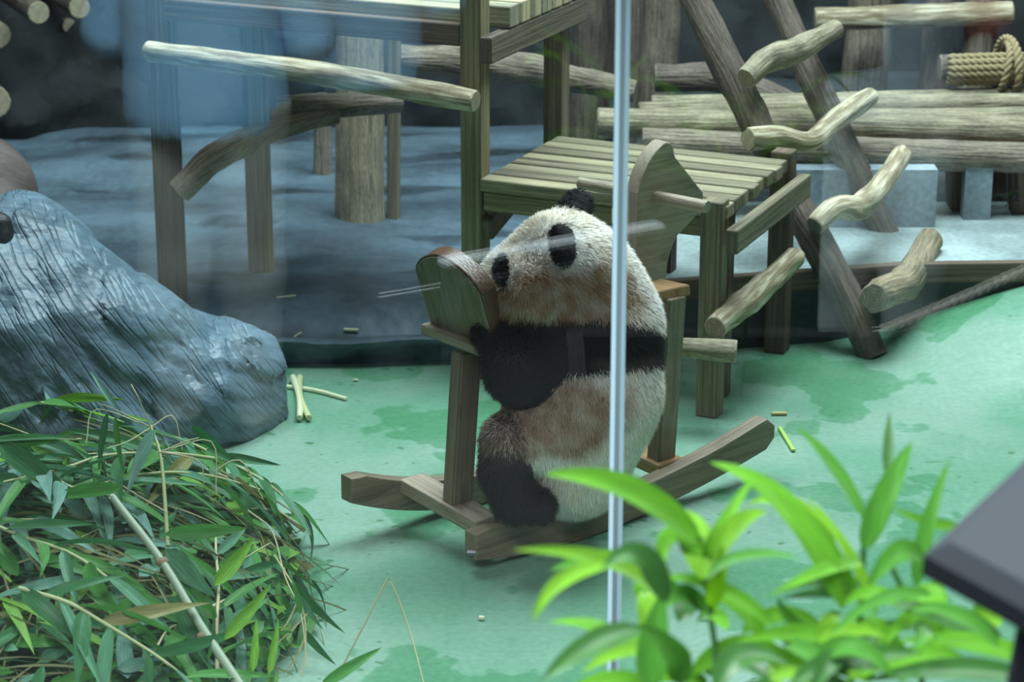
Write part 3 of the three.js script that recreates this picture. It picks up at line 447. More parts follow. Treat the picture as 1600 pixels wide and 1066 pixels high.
    return mixc(c, pale, 0.7 * tonePatch(FACE, 0.06));
  }
  const P = body.attributes.position, col = new Float32Array(P.count * 3);
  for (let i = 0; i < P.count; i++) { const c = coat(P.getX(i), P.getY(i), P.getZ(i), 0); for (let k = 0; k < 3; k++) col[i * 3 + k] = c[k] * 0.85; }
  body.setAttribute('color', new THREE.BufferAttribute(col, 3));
  const p = thing('panda', 'panda cub clinging to the rocking horse with its face behind the backrest', 'panda', [0.12, 0.03, -4.35]);
  const skinMesh = part(p, 'body', body.clone(), std({ color: 0xffffff, vertexColors: true, roughness: 0.95 }));
  // fur: short tapering hairs combed down and back
  const idx = body.index.array, NN = body.attributes.normal, tri = idx.length / 3, area = new Float32Array(tri + 1), A = vec(), C = vec(), D = vec();
  for (let i = 0; i < tri; i++) { A.fromBufferAttribute(P, idx[i * 3]); C.fromBufferAttribute(P, idx[i * 3 + 1]).sub(A); D.fromBufferAttribute(P, idx[i * 3 + 2]).sub(A); area[i + 1] = area[i] + C.cross(D).length() / 2; }
  const count = 260000, pos = new Float32Array(count * 15), nor = new Float32Array(count * 15), rgb = new Float32Array(count * 15), ix = new Uint32Array(count * 9), n = vec(), d = vec(), s = vec(), f = vec(), q = vec();
  for (let h = 0, t = 0; h < count; h++) {
    const goal = ((h + r0()) / count) * area[tri]; while (t < tri - 1 && area[t + 1] < goal) t++;
    let a = r0(), b = r0(); if (a + b > 1) { a = 1 - a; b = 1 - b; } const c = 1 - a - b;
    q.set(0, 0, 0); n.set(0, 0, 0);
    for (let k = 0; k < 3; k++) { const w = [c, a, b][k], v = idx[t * 3 + k]; q.x += P.getX(v) * w; q.y += P.getY(v) * w; q.z += P.getZ(v) * w; n.x += NN.getX(v) * w; n.y += NN.getY(v) * w; n.z += NN.getZ(v) * w; }
    n.normalize();
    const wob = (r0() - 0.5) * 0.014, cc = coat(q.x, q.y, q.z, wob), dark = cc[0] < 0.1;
    { const up = smooth(q.y, B.neck[1] - 0.03, B.skull[1] + 0.02); d.set(lerp(0.12, 0.9, up), lerp(-1, -0.35, up), 0); } d.addScaledVector(n, -n.dot(d)); const cl = 95;   // combed downwards, in clumps
    d.x += 0.6 * N(q.x * cl, q.y * cl, q.z * cl); d.y += 0.4 * N(q.x * cl, q.y * cl + 9, q.z * cl); d.z += 0.6 * N(q.x * cl, q.y * cl, q.z * cl + 9);
    d.multiplyScalar(0.75).addScaledVector(n, 0.85); d.x += (r0() - 0.5) * 0.7; d.y += (r0() - 0.5) * 0.7; d.z += (r0() - 0.5) * 0.7; d.normalize();
    const face = dist('ears', q.x, q.y, q.z) < 0.03 || Math.hypot(q.x - EYE.x, q.y - EYE.y, q.z - EYE.z) < 0.06, len = (face ? 0.009 : 0.0145) * (0.65 + 0.7 * r0()), w = dark ? 0.0008 : 0.00075;
    s.crossVectors(d, n); if (s.lengthSq() < 1e-6) s.set(1, 0, 0); s.normalize(); s.x += (r0() - 0.5) * 0.9; s.z += (r0() - 0.5) * 0.9; s.normalize();
    f.crossVectors(s, d).normalize(); if (f.dot(n) < 0) { f.negate(); s.negate(); }
    const m = 0.86 + 0.3 * r0(), o = h * 15;
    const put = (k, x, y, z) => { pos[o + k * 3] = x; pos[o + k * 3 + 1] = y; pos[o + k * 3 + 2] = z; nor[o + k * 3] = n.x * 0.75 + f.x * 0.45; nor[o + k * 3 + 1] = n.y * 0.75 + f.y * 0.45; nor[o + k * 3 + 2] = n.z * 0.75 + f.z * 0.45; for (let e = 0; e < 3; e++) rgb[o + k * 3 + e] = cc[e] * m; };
    const droop = -0.22 * len, mx = q.x + d.x * len * 0.55, my = q.y + d.y * len * 0.55, mz = q.z + d.z * len * 0.55;
    put(0, q.x - s.x * w - n.x * 0.001, q.y - s.y * w - n.y * 0.001, q.z - s.z * w - n.z * 0.001); put(1, q.x + s.x * w - n.x * 0.001, q.y + s.y * w - n.y * 0.001, q.z + s.z * w - n.z * 0.001);
    put(2, mx - s.x * w * 0.75, my - s.y * w * 0.75, mz - s.z * w * 0.75); put(3, mx + s.x * w * 0.75, my + s.y * w * 0.75, mz + s.z * w * 0.75);
    put(4, q.x + d.x * len, q.y + d.y * len + droop, q.z + d.z * len);
    ix.set([h * 5, h * 5 + 1, h * 5 + 2, h * 5 + 1, h * 5 + 3, h * 5 + 2, h * 5 + 2, h * 5 + 3, h * 5 + 4], h * 9);
  }
  const fur = new THREE.BufferGeometry(); fur.setAttribute('position', new THREE.BufferAttribute(pos, 3)); fur.setAttribute('normal', new THREE.BufferAttribute(nor, 3)); fur.setAttribute('color', new THREE.BufferAttribute(rgb, 3)); fur.setIndex(new THREE.BufferAttribute(ix, 1));
  const furMesh = part(p, 'fur', fur, std({ color: 0xffffff, vertexColors: true, roughness: 0.8 })); furMesh.userData.kind = 'stuff';
  // eye and nose
  part(p, 'eye', new THREE.SphereGeometry(0.0075, 16, 12).translate(...[-0.013, 0.559, -4.303]), phy({ color: lin(0.012, 0.01, 0.009), roughness: 0.08, clearcoat: 1 }));
  part(p, 'nose', new THREE.SphereGeometry(0.014, 16, 12).scale(1, 0.8, 1.2).translate(...[-0.063, 0.5024, -4.385]), std({ color: lin(0.012, 0.012, 0.012), roughness: 0.35 }));
}

// ---------------------------------------------------------------- bamboo leaves
// a blade 1 long (z from 0 to 1), folded along the midrib and drooping; variants differ in bend and twist
const leafCache = {};
function leafGeo(k) {
  if (leafCache[k]) return leafCache[k];
  const droop = [0.12, 0.32, 0.02, 0.5, 0.2][k % 5], twist = [0.2, -0.5, 0.6, 0.1, -1.1][k % 5], fold = [0.22, 0.12, 0.3, 0.18, 0.25][k % 5], n = 10, pos = [], uv = [], ix = [];
  for (let i = 0; i <= n; i++) {
    const t = i / n, w = 0.058 * Math.pow(Math.sin(Math.PI * Math.pow(t, 0.62)), 0.8) + (t < 0.05 ? 0.006 : 0), a = twist * t, y = -droop * t * t;
    for (const e of [-1, -0.5, 0, 0.5, 1]) { const x0 = e * w, y0 = Math.abs(e) * w * fold * 2; pos.push(x0 * Math.cos(a) - y0 * Math.sin(a), y + x0 * Math.sin(a) + y0 * Math.cos(a), t); uv.push(t, e * 0.06 + 0.06); }
  }
  for (let i = 0; i < n; i++) for (let j = 0; j < 4; j++) { const a = i * 5 + j, b = a + 5; ix.push(a, b, a + 1, a + 1, b, b + 1); }
  const g = new THREE.BufferGeometry(); g.setAttribute('position', new THREE.Float32BufferAttribute(pos, 3)); g.setAttribute('uv', new THREE.Float32BufferAttribute(uv, 2)); g.setIndex(ix); g.computeVertexNormals();
  return (leafCache[k] = g);
}
const veinTex = tex(256, 128, (u, v) => 0.8 + 0.14 * Math.sin(v * 150) + 0.22 * N(u * 4, v * 22) , { rep: [1, 8] });
const leafMat = (r, g, b, through = 0.3, coat = 0.35) => phy({ color: lin(r, g, b), map: veinTex, roughness: 1, transmission: through, thickness: 0, clearcoat: coat, clearcoatRoughness: 0.35, specularIntensity: 0.4, side: THREE.DoubleSide });
const leafMats = [leafMat(0.1, 0.38, 0.07), leafMat(0.055, 0.25, 0.08), leafMat(0.22, 0.47, 0.36), leafMat(0.13, 0.38, 0.2), leafMat(0.23, 0.55, 0.05), leafMat(0.36, 0.36, 0.13)];
const stemMat = std({ color: lin(0.36, 0.4, 0.2), roughness: 0.6 }), stemStraw = std({ color: lin(0.45, 0.42, 0.24), roughness: 0.7 }), nodeMat = std({ color: lin(0.2, 0.15, 0.09), roughness: 0.9 });
// a leaf whose blade starts at a, heads for b and is turned by roll about its length
const placeLeaf = (() => { const q = new THREE.Quaternion(), m = new THREE.Matrix4(); return (parent, k, mat, a, b, width, roll = 0, up = [0, 1, 0]) => {
  const A = V(a), z = V(b).sub(A), L = z.length(); z.normalize(); let x = V(up).cross(z); if (x.lengthSq() < 1e-4) x.set(1, 0, 0); x.normalize(); const y = z.clone().cross(x);
  m.makeBasis(x, y, z); q.setFromRotationMatrix(m).multiply(new THREE.Quaternion().setFromAxisAngle(vec(0, 0, 1), roll));
  const o = mesh('leaf', leafGeo(k), mat); o.position.copy(A); let p = parent; while (p && p !== scene) { o.position.sub(p.position); p = p.parent; }
  o.quaternion.copy(q); o.scale.set(width / 0.116, (width / 0.116 + L) * 0.5, L); parent.add(o); return o;
}; })();
function cane(pts, r0, r1, seed = 1) { return join(roundwood(pts, [r0, (r0 + r1) / 2, r1], { sides: 7, bump: 0.04, seed, rings: Math.max(5, pts.length * 4) })); }

// ---------------------------------------------------------------- scraps on the floor
const caneMat = std({ color: lin(0.55, 0.6, 0.32), roughness: 0.5 }), canePale = std({ color: lin(0.72, 0.74, 0.5), roughness: 0.5 }), strawMat = std({ color: lin(0.62, 0.5, 0.22), roughness: 0.7 });
function strip(name, label, a, b, w, h, mat, group) { return solid(name, label, 'bamboo scrap', beam(a, b, w, h, [0, 0, 1], 0.002), mat, group); }
{ // a split cane lying on another
  const f = (dx) => { const [g, e, k] = roundwood([[[-0.4994, 0.012, -5.2875][0] + dx * 0.8, 0.012, [-0.4994, 0.012, -5.2875][2]], [-0.4797, 0.012, -5.1568], [0.0 + [-0.4602, 0.012, -5.0236][0] + dx, 0.012, [-0.4602, 0.012, -5.0236][2]]], [0.008, 0.0085, 0.007], { sides: 8, bump: 0.08, seed: 3 + dx * 90, rings: 8 }); return join([g, e, k]); };
  const t = thing('split_cane', 'pale split bamboo cane lying across a thinner one beside the boulder', 'bamboo scrap', [-0.4781, 0, -5.1687]);
  part(t, 'half', f(0.012), caneMat); part(t, 'half', f(-0.008), canePale);
  const [g, e, k] = roundwood([[-0.5376, 0.005, -5.2499], [-0.453, 0.005, -5.2193], [-0.3763, 0.005, -5.1634]], [0.0055, 0.006, 0.005], { sides: 8, bump: 0.05, seed: 6, rings: 10 }); solid('cane', 'thin pale bamboo cane lying under the split cane', 'bamboo scrap', join([g, e, k]), canePale);
}
strip('bamboo_chip', 'small pale curved chip on the dark rock left of the backrest', [-0.403, 0.0521, -5.52], [-0.3678, 0.0505, -5.52], 0.012, 0.006, canePale);
strip('bamboo_chip', 'tiny green-white chip on the dark rock above the split cane', [-0.5197, 0.0394, -5.5], [-0.5026, 0.0507, -5.5], 0.008, 0.005, canePale);
strip('bamboo_chip', 'thin pale strip on the grey rock left of centre', [-0.5696, 0.1073, -5.6], [-0.5249, 0.1058, -5.62], 0.005, 0.004, canePale);
strip('bamboo_chip', 'short straw-coloured strip on the green floor right of the bench leg', [0.5763, 0.005, -5.0671], [0.6119, 0.005, -5.0671], 0.009, 0.006, strawMat);
strip('bamboo_chip', 'straw-coloured strip on the green floor at the right edge', [1.1556, 0.005, -5.2631], [1.152, 0.005, -5.0919], 0.011, 0.006, strawMat);
strip('bamboo_chip', 'bright green strip on the green floor behind the potted bamboo', [0.5855, 0.005, -4.9779], [0.6009, 0.005, -4.8379], 0.009, 0.006, std({ color: lin(0.4, 0.6, 0.12), roughness: 0.5 }));
strip('bamboo_chip', 'tiny pale crumb on the green floor between the bamboo heaps', [-0.0601, 0.005, -3.9998], [-0.0497, 0.005, -3.9971], 0.008, 0.007, canePale);
strip('bamboo_chip', 'tiny pale crumb at the rock edge right of the split cane', [-0.3669, 0.004, -5.2925], [-0.3551, 0.004, -5.2925], 0.006, 0.005, canePale);
{ // a little weed at the right edge of the terrace
  const t = thing('weed', 'small bright green weed at the right edge by the platform post', 'weed', [1.33, 0.17, -6.12]), r = rng(12);
  for (let i = 0; i < 26; i++) part(t, 'leaf', leafGeo(i % 3).clone().scale(0.03, 0.03, 0.045).rotateX(-0.6 + r() * 0.5).rotateY(r() * 6.3).translate(1.28 + r() * 0.12, 0.175 + r() * 0.06, -6.1 - r() * 0.05), leafMats[i % 2 ? 4 : 0]);
}

// ---------------------------------------------------------------- heap of cut bamboo in front of the boulder
{
  const r = rng(2024), top = [[-700, 640], [0, 645], [60, 690], [130, 682], [190, 655], [245, 640], [300, 676], [365, 715], [395, 780], [420, 860], [470, 925], [535, 1000], [570, 1066], [640, 1200]];
  // the skin of the heap in floor coordinates: highest near the middle of its front
  const S = (x, z) => { const e = Math.hypot((x + 0.92) / 0.58, (z + 4.0) / 0.78); return 0.2 * Math.max(0, 1 - e * e * e) + 0.012; };
  const pick = () => { for (;;) { const x = -1.45 + r() * 1.16, z = -4.72 + r() * 1.25; if (S(x, z) > 0.05 - 0.03 * r()) return [x, S(x, z) + 0.02 * r(), z]; } };
  const nrm = (x, z) => vec(S(x - 0.02, z) - S(x + 0.02, z), 0.04, S(x, z - 0.02) - S(x, z + 0.02)).normalize();
  const looks = ['mid-green', 'dark green', 'blue-green', 'mixed green'], where = ['at the left edge of the heap', 'on the crest of the heap', 'in the middle of the heap', 'at the front of the heap', 'at the right side of the heap'];
  const mats = [[0, 1, 3, 0], [1, 1, 3, 0], [2, 3, 2, 1], [0, 2, 4, 1]];
  const seenAt = new Set();
  const name = (k, az, place) => { const q = Math.floor((az / 6.2832) * 4 + 0.5) % 4; for (const extra of ['', 'short ', 'long ', 'straight ', 'bent ', 'bushy ']) { const s = `${extra}${looks[k]} bamboo branch pointing ${['to the window', 'right', 'to the boulder', 'left'][q]} ${where[place]}`; if (!seenAt.has(s)) { seenAt.add(s); return s; } } };
  for (let i = 0; i < 20; i++) {
    const s = pick(), az = r() * 6.283, L = 0.22 + r() * 0.28, k = i % 4, pts = [];
    for (let j = 0; j <= 4; j++) { const t = (j / 4 - 0.5) * L, x = clamp(s[0] + Math.sin(az) * t + 0.02 * (r() - 0.5), -1.5, -0.3), z = clamp(s[2] + Math.cos(az) * t, -4.75, -3.45); pts.push([x, S(x, z) + 0.008 + 0.016 * r() + 0.03 * (i % 3), z]); }
    const place = s[0] < -1.05 ? 0 : s[2] < -4.3 ? 1 : s[0] > -0.68 ? 4 : s[2] > -3.85 ? 3 : 2;
    const t = thing('bamboo_branch', name(k, az, place), 'bamboo branch', [s[0], 0.0, s[2]], 'cut bamboo branches in the heap');
    part(t, 'stem', cane(pts, 0.0038, 0.0022, i), i % 3 ? stemMat : stemStraw);
    const curve = new THREE.CatmullRomCurve3(pts.map(V)), n = 13;
    for (let j = 0; j < n; j++) {
      const p = curve.getPointAt(clamp((j + r() * 0.8) / n, 0, 1)), m = nrm(p.x, p.z), dir = az + (j % 2 ? 1 : -1) * (0.35 + 0.8 * r()) + (r() - 0.5) * 0.5, ll = 0.12 + 0.08 * r();
      const d = vec(Math.sin(dir), 0, Math.cos(dir)); d.addScaledVector(m, -m.dot(d)).normalize().addScaledVector(m, (r() - 0.42) * 0.6).normalize();
      const e = p.clone().addScaledVector(d, ll); e.y = Math.max(e.y, 0.012);
      placeLeaf(t, Math.floor(r() * 5), leafMats[r() < 0.03 ? 5 : mats[k][j % 4]], p.toArray(), e.toArray(), 0.017 + 0.013 * r(), (r() - 0.5) * 1.8, m.toArray());
    }
  }
  // the thick cut culm that crosses the heap, and its knots
  const c = thing('bamboo_culm', 'thick pale bamboo culm with a white cut end slanting across the heap', 'bamboo culm', [-0.568, 0, -3.917]);
  const cp = [[-0.6845, 0.2951, -3.86], [-0.5867, 0.2284, -3.74], [-0.5053, 0.1591, -3.62], [-0.4245, 0.1035, -3.5]];
  part(c, 'culm', cane(cp, 0.0068, 0.0082, 4), std({ color: lin(0.24, 0.31, 0.21), roughness: 0.5 }));
  part(c, 'cut_end', new THREE.SphereGeometry(0.007, 10, 8).scale(1, 0.6, 1).translate(...cp[0]), canePale0(), 'white cut end');
  for (const [x, y, z] of [[-0.5867, 0.2284, -3.74], [-0.5044, 0.1523, -3.61]]) part(c, 'knot', new THREE.IcosahedronGeometry(0.0105, 1).scale(1.15, 0.8, 1).translate(x, y, z), nodeMat);
  // upright twig with a whorl of bare stalks at the crest
  const w = thing('bamboo_twig', 'bare branching bamboo twig standing above the crest of the heap', 'bamboo twig', [-0.7061, 0, -4.5085]);
  part(w, 'stem', cane([[-0.6017, 0.1879, -3.91], [-0.6213, 0.3047, -4.01], [-0.6444, 0.3489, -4.06]], 0.004, 0.0028, 5), stemMat);
  for (const [a, b, e] of [[[-0.6444, 0.3489, -4.06], [-0.7066, 0.383, -4.06], [-0.7311, 0.3927, -4.06]], [[-0.6444, 0.3489, -4.06], [-0.6655, 0.4072, -4.06], [-0.678, 0.4206, -4.08]], [[-0.6444, 0.3489, -4.06], [-0.6075, 0.3634, -4.08], [-0.5912, 0.3098, -4.06]], [[-0.622, 0.3179, -4.02], [-0.5809, 0.3297, -4.04], [-0.563, 0.3281, -4.06]], [[-0.622, 0.3179, -4.02], [-0.5555, 0.3047, -4.01], [-0.5466, 0.2697, -4]], [[-0.622, 0.3179, -4.02], [-0.538, 0.322, -4.06], [-0.5261, 0.2437, -4.01]], [[-0.6444, 0.3489, -4.06], [-0.6784, 0.3411, -4.01], [-0.7076, 0.3405, -3.98]], [[-0.6444, 0.3489, -4.06], [-0.7408, 0.383, -4.06], [-0.7519, 0.3411, -4.01]]]) part(w, 'stalk', cane([a, b, e], 0.0014, 0.001, 7), r() < 0.5 ? stemMat : stemStraw);
  for (const [a, b, wd, m] of [[[-0.7042, 0.3854, -4.06], [-0.7593, 0.444, -4.11], 0.012, 2], [[-0.6384, 0.3478, -4.05], [-0.6789, 0.27, -3.96], 0.024, 2], [[-0.7206, 0.3769, -4.06], [-0.7382, 0.2804, -4.01], 0.014, 1], [[-0.7072, 0.3708, -4.06], [-0.6931, 0.2743, -4.01], 0.012, 0], [[-0.5852, 0.3152, -4.16], [-0.5175, 0.2462, -4.16], 0.022, 1]]) placeLeaf(w, 0, leafMats[m], a, b, wd, 0.2, [0, 0.3, 1]);
  // arching twigs on the right of the heap
  const arcs = [['bent brown twig standing free at the right foot of the heap', [[-0.2927, 0.0321, -3.72], [-0.2432, 0.1261, -3.74], [-0.2119, 0.1844, -3.76], [-0.2033, 0.1796, -3.76], [-0.1724, 0.1118, -3.72], [-0.1438, 0.0546, -3.62]], []], ['long thin twig arching over the right side of the heap', [[-0.474, 0.186, -4.06], [-0.4326, 0.157, -4.04], [-0.404, 0.1046, -3.96], [-0.3661, 0.0856, -3.84], [-0.3502, 0.0268, -3.76]], [[[-0.404, 0.1046, -3.96], [-0.293, 0.0395, -3.86], 0.022, 1], [[-0.4098, 0.0984, -3.96], [-0.4737, 0.0611, -3.96], 0.02, 1], [[-0.3661, 0.0856, -3.84], [-0.3827, 0.1492, -3.86], 0.012, 0]]], ['forked green twig hanging over the lower right of the heap', [[-0.4188, 0.1461, -3.95], [-0.3713, 0.0976, -3.88], [-0.3567, 0.0463, -3.82], [-0.3622, -0.0095, -3.76]], [[[-0.3712, 0.1037, -3.88], [-0.3281, 0.0551, -3.84], 0.014, 3], [[-0.3625, 0.0551, -3.84], [-0.3026, 0.017, -3.78], 0.016, 1], [[-0.4135, 0.1338, -3.95], [-0.511, 0.1029, -3.95], 0.018, 1]]], ['thin straw twig crossing the middle of the heap', [[-0.8475, 0.1367, -4], [-0.6839, 0.1253, -3.9], [-0.5265, 0.1375, -3.9], [-0.4348, 0.1491, -4]], []], ['long straw twig low at the front left of the heap', [[-0.9098, 0.1008, -3.9], [-0.7469, 0.0982, -3.8], [-0.5816, 0.0562, -3.7], [-0.5346, 0.0286, -3.66]], [[[-0.7469, 0.0982, -3.8], [-0.8558, 0.0533, -3.78], 0.02, 3]]], ['short twig with a dry leaf poking out by the boulder', [[-0.5671, 0.1813, -4.26], [-0.5143, 0.1993, -4.28], [-0.4722, 0.1319, -4.26]], [[[-0.5214, 0.1748, -4.26], [-0.4677, 0.1348, -4.24], 0.012, 5]]], ['straw-coloured twig along the left crest of the heap', [[-0.9818, 0.2906, -4.26], [-0.8104, 0.2651, -4.16], [-0.683, 0.2498, -4.01], [-0.6012, 0.2483, -3.91]], [[[-0.9032, 0.2839, -4.16], [-0.8125, 0.2296, -4.06], 0.03, 0], [[-0.817, 0.2525, -4.16], [-0.7975, 0.2296, -4.06], 0.02, 4], [[-0.9467, 0.3091, -4.21], [-0.8986, 0.3353, -4.19], 0.02, 2]]]];
  for (const [label, pts, lv] of arcs) { const t = thing('bamboo_twig', label, 'bamboo twig', [pts[0][0], 0, pts[0][2]]); part(t, 'stem', cane(pts, 0.0017, 0.0011, 9), stemStraw); for (const [a, b, wd, m] of lv) placeLeaf(t, 2, leafMats[m], a, b, wd, 0.3, [0, 0.5, 1]); }
  // large single leaves that lie on top
  const loose = [[[-0.9049, 0.335, -4.01], [-0.7641, 0.2818, -3.91], 0.04, 1, 'broad dark green leaf at the left edge of the heap'], [[-0.6717, 0.3059, -3.88], [-0.8221, 0.2782, -3.91], 0.026, 0, 'bright mid-green leaf above the cut culm'], [[-0.5945, 0.2358, -3.84], [-0.4539, 0.2393, -3.86], 0.028, 0, 'green leaf lying level right of the cut culm'], [[-0.4977, 0.1941, -3.72], [-0.4376, 0.2451, -3.81], 0.026, 4, 'bright green leaf pointing up right of the culm'], [[-0.4711, 0.1466, -3.61], [-0.4001, 0.2045, -3.71], 0.022, 4, 'narrow green leaf near the front right of the heap'], [[-0.6159, 0.1218, -3.52], [-0.6364, 0.2007, -3.58], 0.028, 2, 'pale blue-green leaf upright at the front of the heap'], [[-0.7707, 0.1208, -3.58], [-0.6846, 0.1612, -3.64], 0.024, 3, 'grey-green leaf low at the front left of the heap'], [[-0.6304, 0.1388, -3.52], [-0.5609, 0.1483, -3.54], 0.022, 2, 'pale leaf lying below the culm at the front'], [[-0.4177, 0.1233, -3.54], [-0.4174, 0.1867, -3.61], 0.014, 4, 'yellow-green upright blade at the front right of the heap'], [[-0.3921, 0.1176, -3.54], [-0.3809, 0.1867, -3.61], 0.014, 4, 'second yellow-green upright blade at the front right of the heap'], [[-0.3084, 0.1048, -3.52], [-0.2089, 0.1456, -3.6], 0.02, 0, 'green leaf reaching right from the foot of the heap'], [[-0.5597, 0.1857, -3.7], [-0.4907, 0.092, -3.58], 0.03, 1, 'dark green leaf under the cut culm at the front'], [[-0.5869, 0.2191, -3.81], [-0.5119, 0.1675, -3.74], 0.04, 3, 'broad grey-green leaf right of the culm knot']];
  for (const [a, b, wd, m, label] of loose) { const t = thing('bamboo_leaf', label, 'leaf', a); placeLeaf(t, m === 4 ? 2 : 0, leafMats[m], a, b, wd, (r() - 0.5) * 0.6, [0, 0.55, 0.83]).name = 'blade'; }
  // countless leaves and stalks underneath
  const n = 2400, inst = new THREE.InstancedMesh(leafGeo(1), leafMat(1, 1, 1, 0.2, 0.3), n); inst.name = 'bamboo_litter';
  const m = new THREE.Matrix4(), colors = [[0.1, 0.36, 0.07], [0.055, 0.25, 0.08], [0.18, 0.42, 0.3], [0.12, 0.35, 0.18], [0.22, 0.5, 0.06], [0.34, 0.34, 0.13]];
  for (let i = 0; i < n; i++) {
    const p = pick(), y = S(p[0], p[2]) * Math.pow(r(), 0.5), d = nrm(p[0], p[2]), a = r() * 6.283, z = vec(Math.sin(a), 0, Math.cos(a)); z.addScaledVector(d, -d.dot(z)).addScaledVector(d, (r() - 0.55) * 0.5).normalize();
    let x = d.clone().cross(z).normalize(); x.addScaledVector(d, (r() - 0.5) * 1.4).normalize(); const yy = z.clone().cross(x).normalize(); x = yy.clone().cross(z);
    const L = 0.1 + 0.08 * r(), thin = r() < 0.38, w = thin ? 0.024 : 0.15 + 0.12 * r(); m.makeBasis(x.multiplyScalar(w), yy.multiplyScalar(0.13), z.multiplyScalar(thin ? L * 1.5 : L)); m.setPosition(p[0], Math.max(0.008, y + 0.004), p[2]); inst.setMatrixAt(i, m);
    inst.setColorAt(i, thin ? lin(0.4, 0.42, 0.2) : lin(...colors[Math.floor(Math.min(5, Math.pow(r(), 1.2) * 5.2))]));
  }
  inst.userData = { label: 'tangled green leaves and stalks filling the heap of cut bamboo', category: 'bamboo leaves', kind: 'stuff' }; inst.castShadow = inst.receiveShadow = true; scene.add(inst);
}
function canePale0() { return std({ color: lin(0.75, 0.76, 0.62), roughness: 0.6 }); }

// ---------------------------------------------------------------- visitors' side: potted bamboo and black box
const freshMats = [leafMat(0.13, 0.42, 0.008, 0.45, 0.1), leafMat(0.06, 0.26, 0.012, 0.4, 0.12), leafMat(0.2, 0.5, 0.01, 0.5, 0.08), leafMat(0.03, 0.15, 0.012, 0.35, 0.5)];
{ // planter below the frame
  const t = thing('planter', 'long grey planter box of dark soil under the bamboo', 'planter', [0.33, -0.3, -2.25]);
  part(t, 'trough', join([box(0.1, 0.75, -0.3, 0.47, -2.45, -2.42), box(0.1, 0.75, -0.3, 0.47, -1.98, -1.95), box(0.1, 0.13, -0.3, 0.47, -2.42, -1.98), box(0.72, 0.75, -0.3, 0.47, -2.42, -1.98), box(0.13, 0.72, -0.3, 0.4, -2.42, -1.98)]), std({ color: lin(0.025, 0.025, 0.025), roughness: 0.8 }));
  const s = new THREE.PlaneGeometry(0.59, 0.44, 40, 24).rotateX(-Math.PI / 2).translate(0.425, 0.4, -2.2), p = s.attributes.position; for (let i = 0; i < p.count; i++) p.setY(i, 0.42 + 0.02 * fbm(p.getX(i) * 20, p.getZ(i) * 20)); s.computeVertexNormals();
  part(t, 'soil', s, std({ color: lin(0.03, 0.022, 0.016), roughness: 1 }));
}
